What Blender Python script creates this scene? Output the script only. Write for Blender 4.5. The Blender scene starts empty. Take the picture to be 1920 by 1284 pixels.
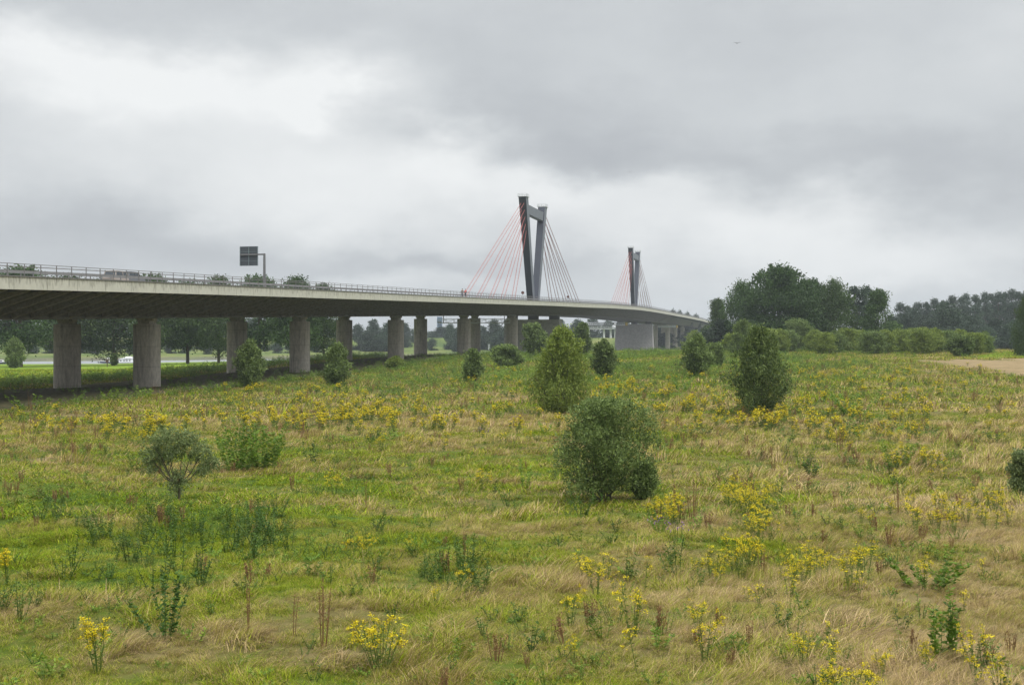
import bpy, math, random
import numpy as np
from mathutils import Vector

# ------------------------------------------------------------------ scene, camera, world, sun
S = bpy.context.scene
COL = S.collection
F = 2370.0            # focal length in photo pixels (1920 wide)
HY = 638.0            # horizon row
EYE = 6.0
cam = bpy.data.cameras.new("camera"); cam.sensor_width = 36.0; cam.lens = F / 1920 * 36
cam.clip_start = 0.5; cam.clip_end = 12000
co = bpy.data.objects.new("camera", cam); COL.objects.link(co)
co.location = (0, 0, EYE)
co.rotation_euler = (math.radians(90) - math.atan((642 - HY) / F), 0, 0)
S.camera = co
S.view_settings.view_transform = 'Standard'; S.view_settings.look = 'None'
S.view_settings.gamma = 1.0; S.view_settings.exposure = 0.0
S.cycles.max_bounces = 6; S.cycles.diffuse_bounces = 3; S.cycles.glossy_bounces = 2
S.cycles.transmission_bounces = 3; S.cycles.volume_bounces = 0; S.cycles.transparent_max_bounces = 6
S.cycles.use_denoising = True

SUN_EL, SUN_AZ = 52.0, 135.0      # azimuth clockwise from +Y (view direction)
sl = bpy.data.lights.new("sun", 'SUN'); sl.energy = 1.5; sl.angle = math.radians(16); sl.color = (1.0, 0.965, 0.9)
so = bpy.data.objects.new("sun", sl); COL.objects.link(so)
a = math.radians(SUN_AZ); e = math.radians(SUN_EL)
sd = Vector((math.sin(a) * math.cos(e), math.cos(a) * math.cos(e), math.sin(e)))
so.rotation_euler = (-sd).to_track_quat('-Z', 'Y').to_euler()

W = bpy.data.worlds.new("World"); S.world = W; W.use_nodes = True
def build_world():
    nt = W.node_tree; N = nt.nodes; L = nt.links; N.clear()
    out = N.new('ShaderNodeOutputWorld'); bg = N.new('ShaderNodeBackground'); bg2 = N.new('ShaderNodeBackground')
    add = N.new('ShaderNodeAddShader'); L.new(bg.outputs[0], add.inputs[0]); L.new(bg2.outputs[0], add.inputs[1]); L.new(add.outputs[0], out.inputs[0])
    sky = N.new('ShaderNodeTexSky'); sky.sky_type = 'NISHITA'; sky.sun_disc = False
    sky.sun_elevation = e; sky.sun_rotation = a; sky.air_density = 1.5; sky.dust_density = 6
    hs = N.new('ShaderNodeHueSaturation'); hs.inputs['Saturation'].default_value = 0.15
    L.new(sky.outputs[0], hs.inputs['Color']); L.new(hs.outputs[0], bg.inputs[0]); bg.inputs[1].default_value = 0.006
    def M(op, x, y=None, z=None):
        n = N.new('ShaderNodeMath'); n.operation = op
        for i, v in enumerate((x, y, z)):
            if v is None: continue
            if hasattr(v, 'is_output'): L.new(v, n.inputs[i])
            else: n.inputs[i].default_value = v
        return n.outputs[0]
    tc = N.new('ShaderNodeTexCoord'); sp = N.new('ShaderNodeSeparateXYZ'); L.new(tc.outputs['Generated'], sp.inputs[0])
    x, y, z = sp.outputs
    az = M('ARCTAN2', x, y); el = M('ARCSINE', z)
    cb = N.new('ShaderNodeCombineXYZ'); L.new(az, cb.inputs[0]); L.new(M('MULTIPLY', el, 1.8), cb.inputs[1])
    def noise(scale, detail, rough, off):
        m = N.new('ShaderNodeVectorMath'); m.operation = 'ADD'; L.new(cb.outputs[0], m.inputs[0]); m.inputs[1].default_value = off
        n = N.new('ShaderNodeTexNoise'); n.inputs['Scale'].default_value = scale; n.inputs['Detail'].default_value = detail
        n.inputs['Roughness'].default_value = rough; L.new(m.outputs[0], n.inputs['Vector']); return n.outputs['Fac']
    w1 = M('MULTIPLY', M('SUBTRACT', noise(9, 5, .55, (3, 1, 0)), .5), .16)
    w2 = M('MULTIPLY', M('SUBTRACT', noise(9, 5, .55, (7, 5, 2)), .5), .10)
    c2 = N.new('ShaderNodeCombineXYZ'); L.new(M('ADD', az, w1), c2.inputs[0]); L.new(M('ADD', el, w2), c2.inputs[1])
    blobs = [(100, 130, 230, 55, .14), (420, 170, 260, 75, .17), (600, 205, 70, 38, .13), (860, 285, 110, 45, .17), (660, 370, 230, 75, .16),
             (250, 290, 300, 90, .09), (1420, 420, 330, 62, .18), (1680, 500, 300, 50, .14), (1030, 350, 130, 36, .13), (760, 535, 150, 22, .1),
             (1900, 60, 120, 60, .05), (1350, 70, 120, 60, -.03), (1240, 340, 60, 22, .07), (0, 450, 60, 60, .02), (1000, 210, 220, 40, -.07),
             (1090, 270, 190, 32, -.10), (1400, 310, 280, 32, -.07), (1780, 350, 260, 55, -.09), (140, 415, 200, 45, -.08), (380, 470, 240, 45, -.07),
             (820, 500, 180, 26, -.10), (1120, 490, 90, 26, -.06), (560, 60, 400, 60, -.03), (100, 30, 300, 35, -.03), (900, 150, 120, 60, -.03),
             (1600, 200, 300, 80, .02)]
    tot = None
    for (px, py, sx, sy, am) in blobs:
        a0 = math.atan((px - 960) / F); e0 = math.atan((HY - py) / F * math.cos(a0))
        s1 = N.new('ShaderNodeVectorMath'); s1.operation = 'SUBTRACT'; L.new(c2.outputs[0], s1.inputs[0]); s1.inputs[1].default_value = (a0, e0, 0)
        s2 = N.new('ShaderNodeVectorMath'); s2.operation = 'MULTIPLY'; L.new(s1.outputs[0], s2.inputs[0]); s2.inputs[1].default_value = (F / sx / 1.25, F / sy / 1.25, 0)
        s3 = N.new('ShaderNodeVectorMath'); s3.operation = 'DOT_PRODUCT'; L.new(s2.outputs[0], s3.inputs[0]); L.new(s2.outputs[0], s3.inputs[1])
        g = M('MULTIPLY', M('EXPONENT', M('MULTIPLY', s3.outputs['Value'], -1.0)), am * (1.3 if am > 0 else 1.1))
        tot = g if tot is None else M('ADD', tot, g)
    n1 = M('MULTIPLY', M('SUBTRACT', noise(4.5, 7, .5, (1, 2, 3)), .5), .16)
    n2 = M('MULTIPLY', M('SUBTRACT', noise(16, 6, .6, (5, 2, 3)), .5), .09)
    up = M('MULTIPLY', M('MAXIMUM', M('SUBTRACT', el, .32), 0), .42)
    val = M('ADD', M('ADD', M('ADD', tot, n1), n2), M('ADD', up, .60))
    val = M('MAXIMUM', val, .05)
    cr = N.new('ShaderNodeValToRGB'); L.new(val, cr.inputs[0])
    cr.color_ramp.elements[0].position = .42; cr.color_ramp.elements[0].color = (.395, .42, .455, 1)
    cr.color_ramp.elements[1].position = .90; cr.color_ramp.elements[1].color = (.87, .89, .895, 1)
    m = cr.color_ramp.elements.new(.62); m.color = (.60, .63, .652, 1)
    L.new(cr.outputs[0], bg2.inputs[0]); L.new(M('ADD', 1.0, M('MULTIPLY', M('MINIMUM', M('MAXIMUM', M('SUBTRACT', el, .3), 0), .7), 2.2)), bg2.inputs[1])
build_world()

# ------------------------------------------------------------------ helpers
R = random.Random(7)
def tag(o, label=None, cat=None, group=None, kind=None):
    if label: o['label'] = label
    if cat: o['category'] = cat
    if group: o['group'] = group
    if kind: o['kind'] = kind
    return o
def empty(name, loc, label, cat, group=None, rz=0):
    o = bpy.data.objects.new(name, None); o.empty_display_size = .3; COL.objects.link(o)
    o.location = loc; o.rotation_euler = (0, 0, rz); return tag(o, label, cat, group)
def link(name, me, parent=None, loc=None):
    o = bpy.data.objects.new(name, me); COL.objects.link(o)
    if parent: o.parent = parent
    if loc is not None: o.location = loc
    return o
def dup(root, loc=None, rz=None, scl=None, label=None, group=None):
    r = root.copy(); COL.objects.link(r)
    if loc is not None: r.location = loc
    if rz is not None: r.rotation_euler = (0, 0, rz)
    if scl is not None: r.scale = scl
    if label: r['label'] = label
    if group: r['group'] = group
    for ch in list(root.children):
        c = ch.copy(); COL.objects.link(c); c.parent = r
        for g in list(ch.children):
            d = g.copy(); COL.objects.link(d); d.parent = c
    return r
def mesh_np(name, V, Q, mats, attrs=None, midx=None, smooth=False):
    V = np.asarray(V, np.float32); Q = np.asarray(Q, np.int32); k = Q.shape[1]
    me = bpy.data.meshes.new(name)
    me.vertices.add(len(V)); me.vertices.foreach_set('co', V.ravel())
    me.loops.add(Q.size); me.loops.foreach_set('vertex_index', Q.ravel())
    me.polygons.add(len(Q)); me.polygons.foreach_set('loop_start', np.arange(len(Q), dtype=np.int32) * k)
    if midx is not None: me.polygons.foreach_set('material_index', np.asarray(midx, np.int32))
    for m in mats: me.materials.append(m)
    me.update(calc_edges=True)
    me.polygons.foreach_set('use_smooth', np.full(len(Q), bool(smooth)))
    for n, arr in (attrs or {}).items():
        at = me.attributes.new(n, 'FLOAT', 'POINT'); at.data.foreach_set('value', np.asarray(arr, np.float32))
    return me

class MB:
    """collects boxes, bars, tubes and prisms, then links them as ONE mesh"""
    def __init__(s): s.v = []; s.f = []; s.m = []
    def quad8(s, P, m=0):
        b = len(s.v); s.v += [tuple(p) for p in P]
        for q in ((0, 3, 2, 1), (4, 5, 6, 7), (0, 1, 5, 4), (1, 2, 6, 5), (2, 3, 7, 6), (3, 0, 4, 7)):
            s.f.append(tuple(b + i for i in q)); s.m.append(m)
    def box(s, x0, x1, y0, y1, z0, z1, m=0, f=None):
        P = [(x0, y0, z0), (x1, y0, z0), (x1, y1, z0), (x0, y1, z0), (x0, y0, z1), (x1, y0, z1), (x1, y1, z1), (x0, y1, z1)]
        s.quad8([f(*p) for p in P] if f else P, m)
    def bar(s, a, b, w, h, m=0, up=(0, 0, 1), w2=None, h2=None):
        a = Vector(a); b = Vector(b); d = (b - a).normalized(); u = Vector(up)
        if abs(d.dot(u)) > .98: u = Vector((1, 0, 0))
        r = d.cross(u).normalized(); u = r.cross(d).normalized()
        w2 = w if w2 is None else w2; h2 = h if h2 is None else h2
        P = [c + r * (sx * ww / 2) + u * (sy * hh / 2) for c, ww, hh in ((a, w, h), (b, w2, h2)) for sx, sy in ((-1, -1), (1, -1), (1, 1), (-1, 1))]
        s.quad8(P, m)
    def tube(s, pts, rad, n=6, m=0, cap=True):
        pts = [Vector(p) for p in pts]; rad = rad if hasattr(rad, '__len__') else [rad] * len(pts)
        b = len(s.v)
        for i, p in enumerate(pts):
            d = (pts[min(i + 1, len(pts) - 1)] - pts[max(i - 1, 0)]).normalized()
            u = Vector((0, 0, 1)) if abs(d.z) < .9 else Vector((1, 0, 0))
            r = d.cross(u).normalized(); u = r.cross(d)
            for k in range(n):
                an = 2 * math.pi * k / n
                s.v.append(tuple(p + (r * math.cos(an) + u * math.sin(an)) * rad[i]))
        for i in range(len(pts) - 1):
            for k in range(n):
                k2 = (k + 1) % n
                s.f.append((b + i * n + k, b + i * n + k2, b + (i + 1) * n + k2, b + (i + 1) * n + k)); s.m.append(m)
        if cap:
            s.f.append(tuple(b + k for k in range(n))[::-1]); s.m.append(m)
            s.f.append(tuple(b + (len(pts) - 1) * n + k for k in range(n))); s.m.append(m)
    def poly(s, P, m=0):
        b = len(s.v); s.v += [tuple(p) for p in P]; s.f.append(tuple(range(b, b + len(P)))); s.m.append(m)
    def loft(s, rings, m=0, cap=True):
        b = len(s.v); n = len(rings[0])
        for r in rings: s.v += [tuple(p) for p in r]
        for i in range(len(rings) - 1):
            for k in range(n):
                k2 = (k + 1) % n
                s.f.append((b + i * n + k, b + i * n + k2, b + (i + 1) * n + k2, b + (i + 1) * n + k)); s.m.append(m)
        if cap:
            s.f.append(tuple(b + k for k in range(n))[::-1]); s.m.append(m)
            e = b + (len(rings) - 1) * n; s.f.append(tuple(e + k for k in range(n))); s.m.append(m)
    def mesh(s, name, mats, smooth=False):
        me = bpy.data.meshes.new(name); me.from_pydata(s.v, [], s.f)
        for m in (mats if isinstance(mats, (list, tuple)) else [mats]): me.materials.append(m)
        me.polygons.foreach_set('material_index', s.m)
        me.polygons.foreach_set('use_smooth', [bool(smooth)] * len(s.f))
        me.update(); return me
    def build(s, name, mats, parent=None, smooth=False, loc=None):
        return link(name, s.mesh(name, mats, smooth), parent, loc)

# ------------------------------------------------------------------ materials
def mat(name, col, rough=.8, var=.15, scale=3.0, metal=0.0, bump=0.0, spec=.3, stretch=None, col2=None, coord='Object'):
    m = bpy.data.materials.new(name); m.use_nodes = True; nt = m.node_tree; N = nt.nodes; L = nt.links
    b = N['Principled BSDF']; b.inputs['Roughness'].default_value = rough; b.inputs['Metallic'].default_value = metal
    b.inputs['Specular IOR Level'].default_value = spec
    tc = N.new('ShaderNodeTexCoord'); mp = N.new('ShaderNodeMapping'); L.new(tc.outputs[coord], mp.inputs[0])
    if stretch: mp.inputs['Scale'].default_value = stretch
    n = N.new('ShaderNodeTexNoise'); n.inputs['Scale'].default_value = scale; n.inputs['Detail'].default_value = 6; n.inputs['Roughness'].default_value = .65
    L.new(mp.outputs[0], n.inputs['Vector'])
    r = N.new('ShaderNodeValToRGB'); L.new(n.outputs['Fac'], r.inputs[0])
    r.color_ramp.elements[0].position = .3; r.color_ramp.elements[1].position = .7
    c2 = col2 or tuple(min(1, c * (1 + var)) for c in col); c1 = tuple(c * (1 - var) for c in col)
    if col2: c1 = col
    r.color_ramp.elements[0].color = (*c1, 1); r.color_ramp.elements[1].color = (*c2, 1)
    L.new(r.outputs[0], b.inputs['Base Color'])
    if bump:
        bp = N.new('ShaderNodeBump'); bp.inputs['Strength'].default_value = bump; L.new(n.outputs['Fac'], bp.inputs['Height']); L.new(bp.outputs[0], b.inputs['Normal'])
    return m

def leafmat(name, dark, light, trans=.35, inst=False, hue=0.0, rough=.55):
    """colour from the mesh attribute 'v'; with inst also from the instance attribute 'tint'"""
    m = bpy.data.materials.new(name); m.use_nodes = True; nt = m.node_tree; N = nt.nodes; L = nt.links; N.clear()
    o = N.new('ShaderNodeOutputMaterial'); mx = N.new('ShaderNodeMixShader'); mx.inputs[0].default_value = trans
    d = N.new('ShaderNodeBsdfPrincipled'); d.inputs['Roughness'].default_value = rough; d.inputs['Specular IOR Level'].default_value = .25
    t = N.new('ShaderNodeBsdfTranslucent'); L.new(d.outputs[0], mx.inputs[1]); L.new(t.outputs[0], mx.inputs[2]); L.new(mx.outputs[0], o.inputs[0])
    at = N.new('ShaderNodeAttribute'); at.attribute_name = 'v'
    r = N.new('ShaderNodeValToRGB'); r.color_ramp.elements[0].color = (*dark, 1); r.color_ramp.elements[1].color = (*light, 1)
    fac = at.outputs['Fac']
    L.new(fac, r.inputs[0]); col = r.outputs[0]
    if hue:
        oi = N.new('ShaderNodeObjectInfo'); h = N.new('ShaderNodeHueSaturation')
        mr = N.new('ShaderNodeMapRange'); mr.inputs['To Min'].default_value = .5 - hue; mr.inputs['To Max'].default_value = .5 + hue
        mv = N.new('ShaderNodeMapRange'); mv.inputs['To Min'].default_value = .75; mv.inputs['To Max'].default_value = 1.25
        ml = N.new('ShaderNodeMath'); ml.operation = 'MULTIPLY_ADD'; ml.inputs[1].default_value = 7.3; ml.inputs[2].default_value = 0
        fr = N.new('ShaderNodeMath'); fr.operation = 'FRACT'; L.new(oi.outputs['Random'], ml.inputs[0]); L.new(ml.outputs[0], fr.inputs[0])
        L.new(oi.outputs['Random'], mr.inputs['Value']); L.new(fr.outputs[0], mv.inputs['Value'])
        L.new(mr.outputs[0], h.inputs['Hue']); L.new(mv.outputs[0], h.inputs['Value']); L.new(col, h.inputs['Color']); col = h.outputs[0]
    L.new(col, d.inputs['Base Color']); L.new(col, t.inputs['Color'])
    return m

def grassmat(name):
    """green or straw by instance attribute 'tint' and blade attribute 'v'"""
    m = bpy.data.materials.new(name); m.use_nodes = True; nt = m.node_tree; N = nt.nodes; L = nt.links; N.clear()
    o = N.new('ShaderNodeOutputMaterial'); mx = N.new('ShaderNodeMixShader'); mx.inputs[0].default_value = .3
    d = N.new('ShaderNodeBsdfPrincipled'); d.inputs['Roughness'].default_value = .7; d.inputs['Specular IOR Level'].default_value = .06
    t = N.new('ShaderNodeBsdfTranslucent'); L.new(d.outputs[0], mx.inputs[1]); L.new(t.outputs[0], mx.inputs[2]); L.new(mx.outputs[0], o.inputs[0])
    at = N.new('ShaderNodeAttribute'); at.attribute_name = 'v'
    ti = N.new('ShaderNodeAttribute'); ti.attribute_name = 'tint'; ti.attribute_type = 'INSTANCER'
    def M(op, x, y):
        n = N.new('ShaderNodeMath'); n.operation = op
        for i, v in enumerate((x, y)):
            if hasattr(v, 'is_output'): L.new(v, n.inputs[i])
            else: n.inputs[i].default_value = v
        return n.outputs[0]
    f = M('ADD', ti.outputs['Fac'], M('MULTIPLY', M('SUBTRACT', at.outputs['Fac'], .5), 1.05))
    r = N.new('ShaderNodeValToRGB'); L.new(f, r.inputs[0]); E = r.color_ramp.elements
    E[0].position = 0; E[0].color = (.18, .27, .010, 1); E[1].position = 1; E[1].color = (.55, .41, .23, 1)
    for p, c in ((.22, (.28, .35, .018, 1)), (.42, (.36, .36, .040, 1)), (.58, (.41, .34, .085, 1)), (.8, (.45, .335, .155, 1))):
        q = E.new(p); q.color = c
    va = N.new('ShaderNodeAttribute'); va.attribute_name = 'w'
    mul = N.new('ShaderNodeMix'); mul.data_type = 'RGBA'; mul.blend_type = 'MULTIPLY'; mul.inputs[0].default_value = 1
    cc = N.new('ShaderNodeCombineColor'); br = M('ADD', M('MULTIPLY', va.outputs['Fac'], 1.35), .22)
    for i in range(3): L.new(br, cc.inputs[i])
    L.new(r.outputs[0], mul.inputs[6]); L.new(cc.outputs[0], mul.inputs[7])
    L.new(mul.outputs[2], d.inputs['Base Color']); L.new(mul.outputs[2], t.inputs['Color'])
    return m

def fascia_mat():
    m = mat('painted_fascia_concrete', (.50, .49, .42), rough=.7, var=.08, scale=.8)
    nt = m.node_tree; N = nt.nodes; L = nt.links; b = N['Principled BSDF']; prev = b.inputs['Base Color'].links[0].from_socket
    at = N.new('ShaderNodeAttribute'); at.attribute_name = 'ts'     # ts = metres along the bridge; tz = 0 bottom .. 1 top
    az = N.new('ShaderNodeAttribute'); az.attribute_name = 'tz'
    cb = N.new('ShaderNodeCombineXYZ'); L.new(at.outputs['Fac'], cb.inputs[0])
    mz = N.new('ShaderNodeMath'); mz.operation = 'MULTIPLY'; L.new(az.outputs['Fac'], mz.inputs[0]); mz.inputs[1].default_value = .35; L.new(mz.outputs[0], cb.inputs[1])
    n = N.new('ShaderNodeTexNoise'); n.inputs['Scale'].default_value = 3.2; n.inputs['Detail'].default_value = 4; L.new(cb.outputs[0], n.inputs['Vector'])
    s = N.new('ShaderNodeMath'); s.operation = 'MULTIPLY_ADD'; L.new(az.outputs['Fac'], s.inputs[0]); s.inputs[1].default_value = .26; L.new(n.outputs['Fac'], s.inputs[2])
    mr = N.new('ShaderNodeMapRange'); mr.inputs['From Min'].default_value = .65; mr.inputs['From Max'].default_value = .93; L.new(s.outputs[0], mr.inputs['Value'])
    mr.inputs['To Max'].default_value = .75
    mx = N.new('ShaderNodeMix'); mx.data_type = 'RGBA'; L.new(mr.outputs[0], mx.inputs[0]); L.new(prev, mx.inputs[6]); mx.inputs[7].default_value = (.10, .085, .06, 1)
    # panel joints every 2.6 m
    fr = N.new('ShaderNodeMath'); fr.operation = 'PINGPONG'; L.new(at.outputs['Fac'], fr.inputs[0]); fr.inputs[1].default_value = 2.6
    lt = N.new('ShaderNodeMath'); lt.operation = 'LESS_THAN'; L.new(fr.outputs[0], lt.inputs[0]); lt.inputs[1].default_value = .06
    lm = N.new('ShaderNodeMath'); lm.operation = 'MULTIPLY'; L.new(lt.outputs[0], lm.inputs[0]); lm.inputs[1].default_value = .45
    m2 = N.new('ShaderNodeMix'); m2.data_type = 'RGBA'; L.new(lm.outputs[0], m2.inputs[0]); L.new(mx.outputs[2], m2.inputs[6]); m2.inputs[7].default_value = (.14, .13, .1, 1)
    L.new(m2.outputs[2], b.inputs['Base Color']); return m

M_ = dict(
    fascia=fascia_mat(),
    steel_dark=mat('weathered_dark_steel', (.13, .12, .10), rough=.7, var=.35, scale=.7),
    conc=mat('pier_concrete', (.50, .455, .39), rough=.9, var=.25, scale=2.5, bump=.5, stretch=(1.6, 1.6, .5)),
    strutm=mat('strut_paint', (.24, .225, .19), rough=.8, var=.3),
    conc_dark=mat('bearing_steel', (.10, .095, .085), rough=.8, var=.2),
    stone=mat('pylon_pier_stone', (.38, .36, .345), rough=.95, var=.28, scale=1.4, bump=.6),
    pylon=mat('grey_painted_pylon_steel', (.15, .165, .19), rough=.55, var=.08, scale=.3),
    pyl_half_shade=mat('half_shade_pylon_steel', (.05, .055, .075), rough=.5, var=.08, scale=.3),  # half shade of the far leg's inner face, put into the colour
    pyl_shade=mat('shade_toned_pylon_steel', (.018, .024, .032), rough=.5, var=.08, scale=.3),  # underside shade of the outer leg faces, put into the colour
    cable=mat('red_painted_cable', (.38, .115, .105), rough=.5, var=.1),
    cable2=mat('brown_red_cable', (.26, .085, .07), rough=.6, var=.2),  # darker brown-red for the cables of each far leg
    rail=mat('galvanised_railing', (.20, .19, .185), rough=.5, var=.15, metal=.2),
    guard=mat('dull_guard_rail', (.27, .265, .265), rough=.5, var=.15, metal=.2),
    white=mat('white_paint', (.75, .76, .77), rough=.4, var=.04),
    offwhite=mat('pale_grey_steel', (.40, .42, .42), rough=.6, var=.1),
    asphalt=mat('asphalt', (.06, .06, .06), rough=.95, var=.2, scale=6),
    sign=mat('sign_back_sheet', (.075, .085, .095), rough=.6, var=.1),
    signrib=mat('sign_ribs', (.19, .24, .25), rough=.5, var=.1),
    post=mat('grey_sign_mast', (.16, .16, .16), rough=.6, var=.12),
    black=mat('black_rubber', (.02, .02, .02), rough=.8),
    glass=mat('dark_glass', (.03, .04, .05), rough=.1, spec=.6),
    carA=mat('beige_car_paint', (.33, .28, .24), rough=.3, spec=.5, var=.03),
    carB=mat('grey_car_paint', (.12, .125, .135), rough=.3, spec=.5, var=.03),
    red=mat('red_cloth', (.55, .03, .03), rough=.8), brown=mat('dull_brown_sign', (.13, .06, .05)), redp=mat('red_paint', (.5, .05, .04), rough=.5),
    cloth=mat('grey_green_cloth', (.12, .13, .11), rough=.9), skin=mat('skin', (.45, .28, .2), rough=.6), jeans=mat('dark_trousers', (.04, .05, .08), rough=.9),
    hair=mat('dark_hair', (.03, .02, .015), rough=.8),
    bark=mat('bark', (.10, .08, .06), rough=.95, var=.3, scale=4, bump=.6), twig=mat('willow_bark', (.11, .10, .06), rough=.9, var=.3, scale=8),
    hull=mat('navy_hull', (.03, .04, .08), rough=.4), orange=mat('orange_cloth', (.5, .15, .02), rough=.8),
    wood=mat('weathered_wood', (.10, .06, .045), rough=.9, var=.3), yellow=mat('yellow_paint', (.65, .45, .05), rough=.5),
    block=mat('blue_grey_cladding', (.10, .16, .27), rough=.7, var=.1), birdm=mat('dark_feathers', (.03, .03, .035), rough=.9),
    water=mat('river_water', (.22, .24, .25), rough=.32, var=.1, scale=.5, bump=.8, spec=.9),
    dry_stem=mat('dry_brown_stem', (.22, .14, .07), rough=.9, var=.3, scale=9),
)
LF = dict(
    willow=leafmat('willow_leaf', (.035, .07, .014), (.34, .44, .14), .3),
    willow_pale=leafmat('young_willow_leaf', (.08, .13, .018), (.40, .48, .11), .35),  # lighter yellow green leaf colour for the paler bushes
    willow_dk=leafmat('dark_willow_leaf', (.028, .058, .013), (.26, .34, .10), .3),
    olive=leafmat('grey_willow_leaf', (.06, .10, .025), (.38, .45, .19), .3),
    oak=leafmat('broad_tree_leaf', (.018, .042, .012), (.10, .165, .04), .2, hue=.012),
    poplar=leafmat('poplar_leaf', (.025, .048, .030), (.075, .115, .06), .2, hue=.01),
    herb=leafmat('herb_leaf', (.07, .14, .015), (.28, .40, .05), .35, hue=.015),
    thistle=leafmat('thistle_leaf', (.03, .08, .010), (.13, .21, .03), .25, hue=.015),
    ragleaf=leafmat('ragwort_leaf', (.07, .12, .02), (.19, .27, .05), .3),
    yellow=leafmat('ragwort_flower', (.40, .30, .006), (.86, .72, .016), .2),
    dock=leafmat('dock_seed', (.13, .07, .03), (.38, .23, .10), .2),
    purple=leafmat('purple_flower', (.20, .08, .28), (.42, .22, .5), .2),
    broad=leafmat('bright_broad_leaf', (.05, .11, .010), (.22, .35, .035), .35),
)
G_ = grassmat('grass_blades')

# ------------------------------------------------------------------ noise and terrain
def vnoise(x, y, seed=0):
    xi = np.floor(x).astype(np.int64); yi = np.floor(y).astype(np.int64); fx = x - xi; fy = y - yi
    fx = fx * fx * (3 - 2 * fx); fy = fy * fy * (3 - 2 * fy)
    def h(i, j):
        n = (i * 374761393 + j * 668265263 + seed * 2147483647) & 0xffffffff
        n = ((n ^ (n >> 13)) * 1274126177) & 0xffffffff
        return ((n ^ (n >> 16)) & 0xffff) / 65535.0
    return (h(xi, yi) * (1 - fx) + h(xi + 1, yi) * fx) * (1 - fy) + (h(xi, yi + 1) * (1 - fx) + h(xi + 1, yi + 1) * fx) * fy
def fbm(x, y, s, seed=0, o=4):
    x = np.asarray(x, float) / s; y = np.asarray(y, float) / s; t = 0; a = .5
    for k in range(o):
        t = t + a * vnoise(x * 2 ** k + 17.3 * k, y * 2 ** k - 9.1 * k, seed + k); a *= .5
    return t / (1 - .5 ** o)
UG = np.array([-400, 200, 450, 650, 900, 1150, 1500, 1920, 2400], float)
ZG = np.array([20, 60, 100, 168, 218, 278, 330, 400, 440], float)
HG = np.array([
    [-6, -6, -6.1, -6.3, -6.7, -7.0, -7.3, -7.7, -7.9],
    [-6, -6, -6.1, -6.15, -6.3, -6.6, -7.1, -7.7, -7.9],
    [-6, -6, -6.0, -5.9, -5.5, -5.6, -6.0, -6.8, -7.2],
    [-6, -6, -5.9, -5.5, -5.1, -4.2, -4.6, -6.0, -6.8],
    [-6, -6, -5.7, -5.0, -4.2, -3.25, -3.3, -4.5, -6.2],
    [-6, -6, -5.5, -4.6, -3.7, -2.6, -2.6, -3.6, -5.2],
    [-6, -6, -5.5, -4.5, -3.6, -2.4, -2.4, -2.9, -3.6],
    [-6, -6, -5.5, -4.5, -3.6, -2.5, -2.5, -2.9, -3.2],
    [-6, -6, -5.5, -4.5, -3.6, -2.6, -2.5, -2.9, -3.2]])
def near_(u): return np.interp(u, [-400, 0, 400, 700, 1000, 1200, 1500, 1800], [418, 428, 445, 455, 462, 480, 900, 1300])
def far_(u): return np.interp(u, [-400, 0, 400, 700, 830, 1000, 1200, 1300, 1500, 1800], [525, 555, 605, 690, 748, 740, 698, 760, 1050, 1500])
WATER = -9.5
def H(X, Y, detail=True):
    X = np.asarray(X, float); Y = np.asarray(Y, float); X, Y = np.broadcast_arrays(X, Y)
    u = np.clip(X / np.maximum(Y, 30) * F + 960, -400, 2400); z = np.clip(Y, 20, 440)
    i = np.clip(np.searchsorted(UG, u) - 1, 0, len(UG) - 2); j = np.clip(np.searchsorted(ZG, z) - 1, 0, len(ZG) - 2)
    a = (u - UG[i]) / (UG[i + 1] - UG[i]); b = (z - ZG[j]) / (ZG[j + 1] - ZG[j])
    h = (HG[i, j] * (1 - b) + HG[i, j + 1] * b) * (1 - a) + (HG[i + 1, j] * (1 - b) + HG[i + 1, j + 1] * b) * a
    nr = near_(u); fr = far_(u); d = Y - nr
    # river bed and far bank with a dike
    bed = WATER - 2.0
    far_h = np.interp(Y - fr, [0, 4, 14, 30, 150, 190, 215, 235, 400, 3000], [bed, WATER - .2, WATER + 1.6, WATER + 2.2, WATER + 3.6, -5.0, 1.6, 1.8, -3.0, -3.0])
    k = np.clip((d + 14) / 24, 0, 1); k = k * k * (3 - 2 * k)
    h = np.where(Y > fr, far_h, h * (1 - k) + bed * k)
    if detail:
        w = np.clip((320 - np.abs(Y)) / 120, 0, 1)
        h = h + w * ((fbm(X, Y, 9, 3) - .5) * .6 + (fbm(X, Y, 2.6, 5, 3) - .5) * .42)
    return h
_Z = np.concatenate([np.linspace(14, 120, 1400), np.linspace(120.2, 420, 1200)])
def gp(px, py, dh=0.0):
    """the ground point seen at photo column px whose point dh above ground is at row py"""
    X = (px - 960) / F * _Z; h = H(X, _Z)
    y = HY - (h + dh) * F / _Z
    k = np.argmax(y <= py) if (y <= py).any() else len(_Z) - 1
    return float(X[k]), float(_Z[k]), float(h[k]) + EYE
def at(px, Z, dz=0):
    X = (px - 960) / F * Z; return (X, Z, float(H(X, Z)) + EYE + dz)
def hz(x, y): return float(H(x, y)) + EYE

SN, CS = math.sin(math.radians(12.5)), math.cos(math.radians(12.5))
PX, PY = 7.4, 438.0
def B(t, s, z): return (PX + SN * t + CS * s, PY + CS * t - SN * s, z)
def off_axis(X, Y): return (X - PX) * CS - (Y - PY) * SN
def along(X, Y): return (X - PX) * SN + (Y - PY) * CS

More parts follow.
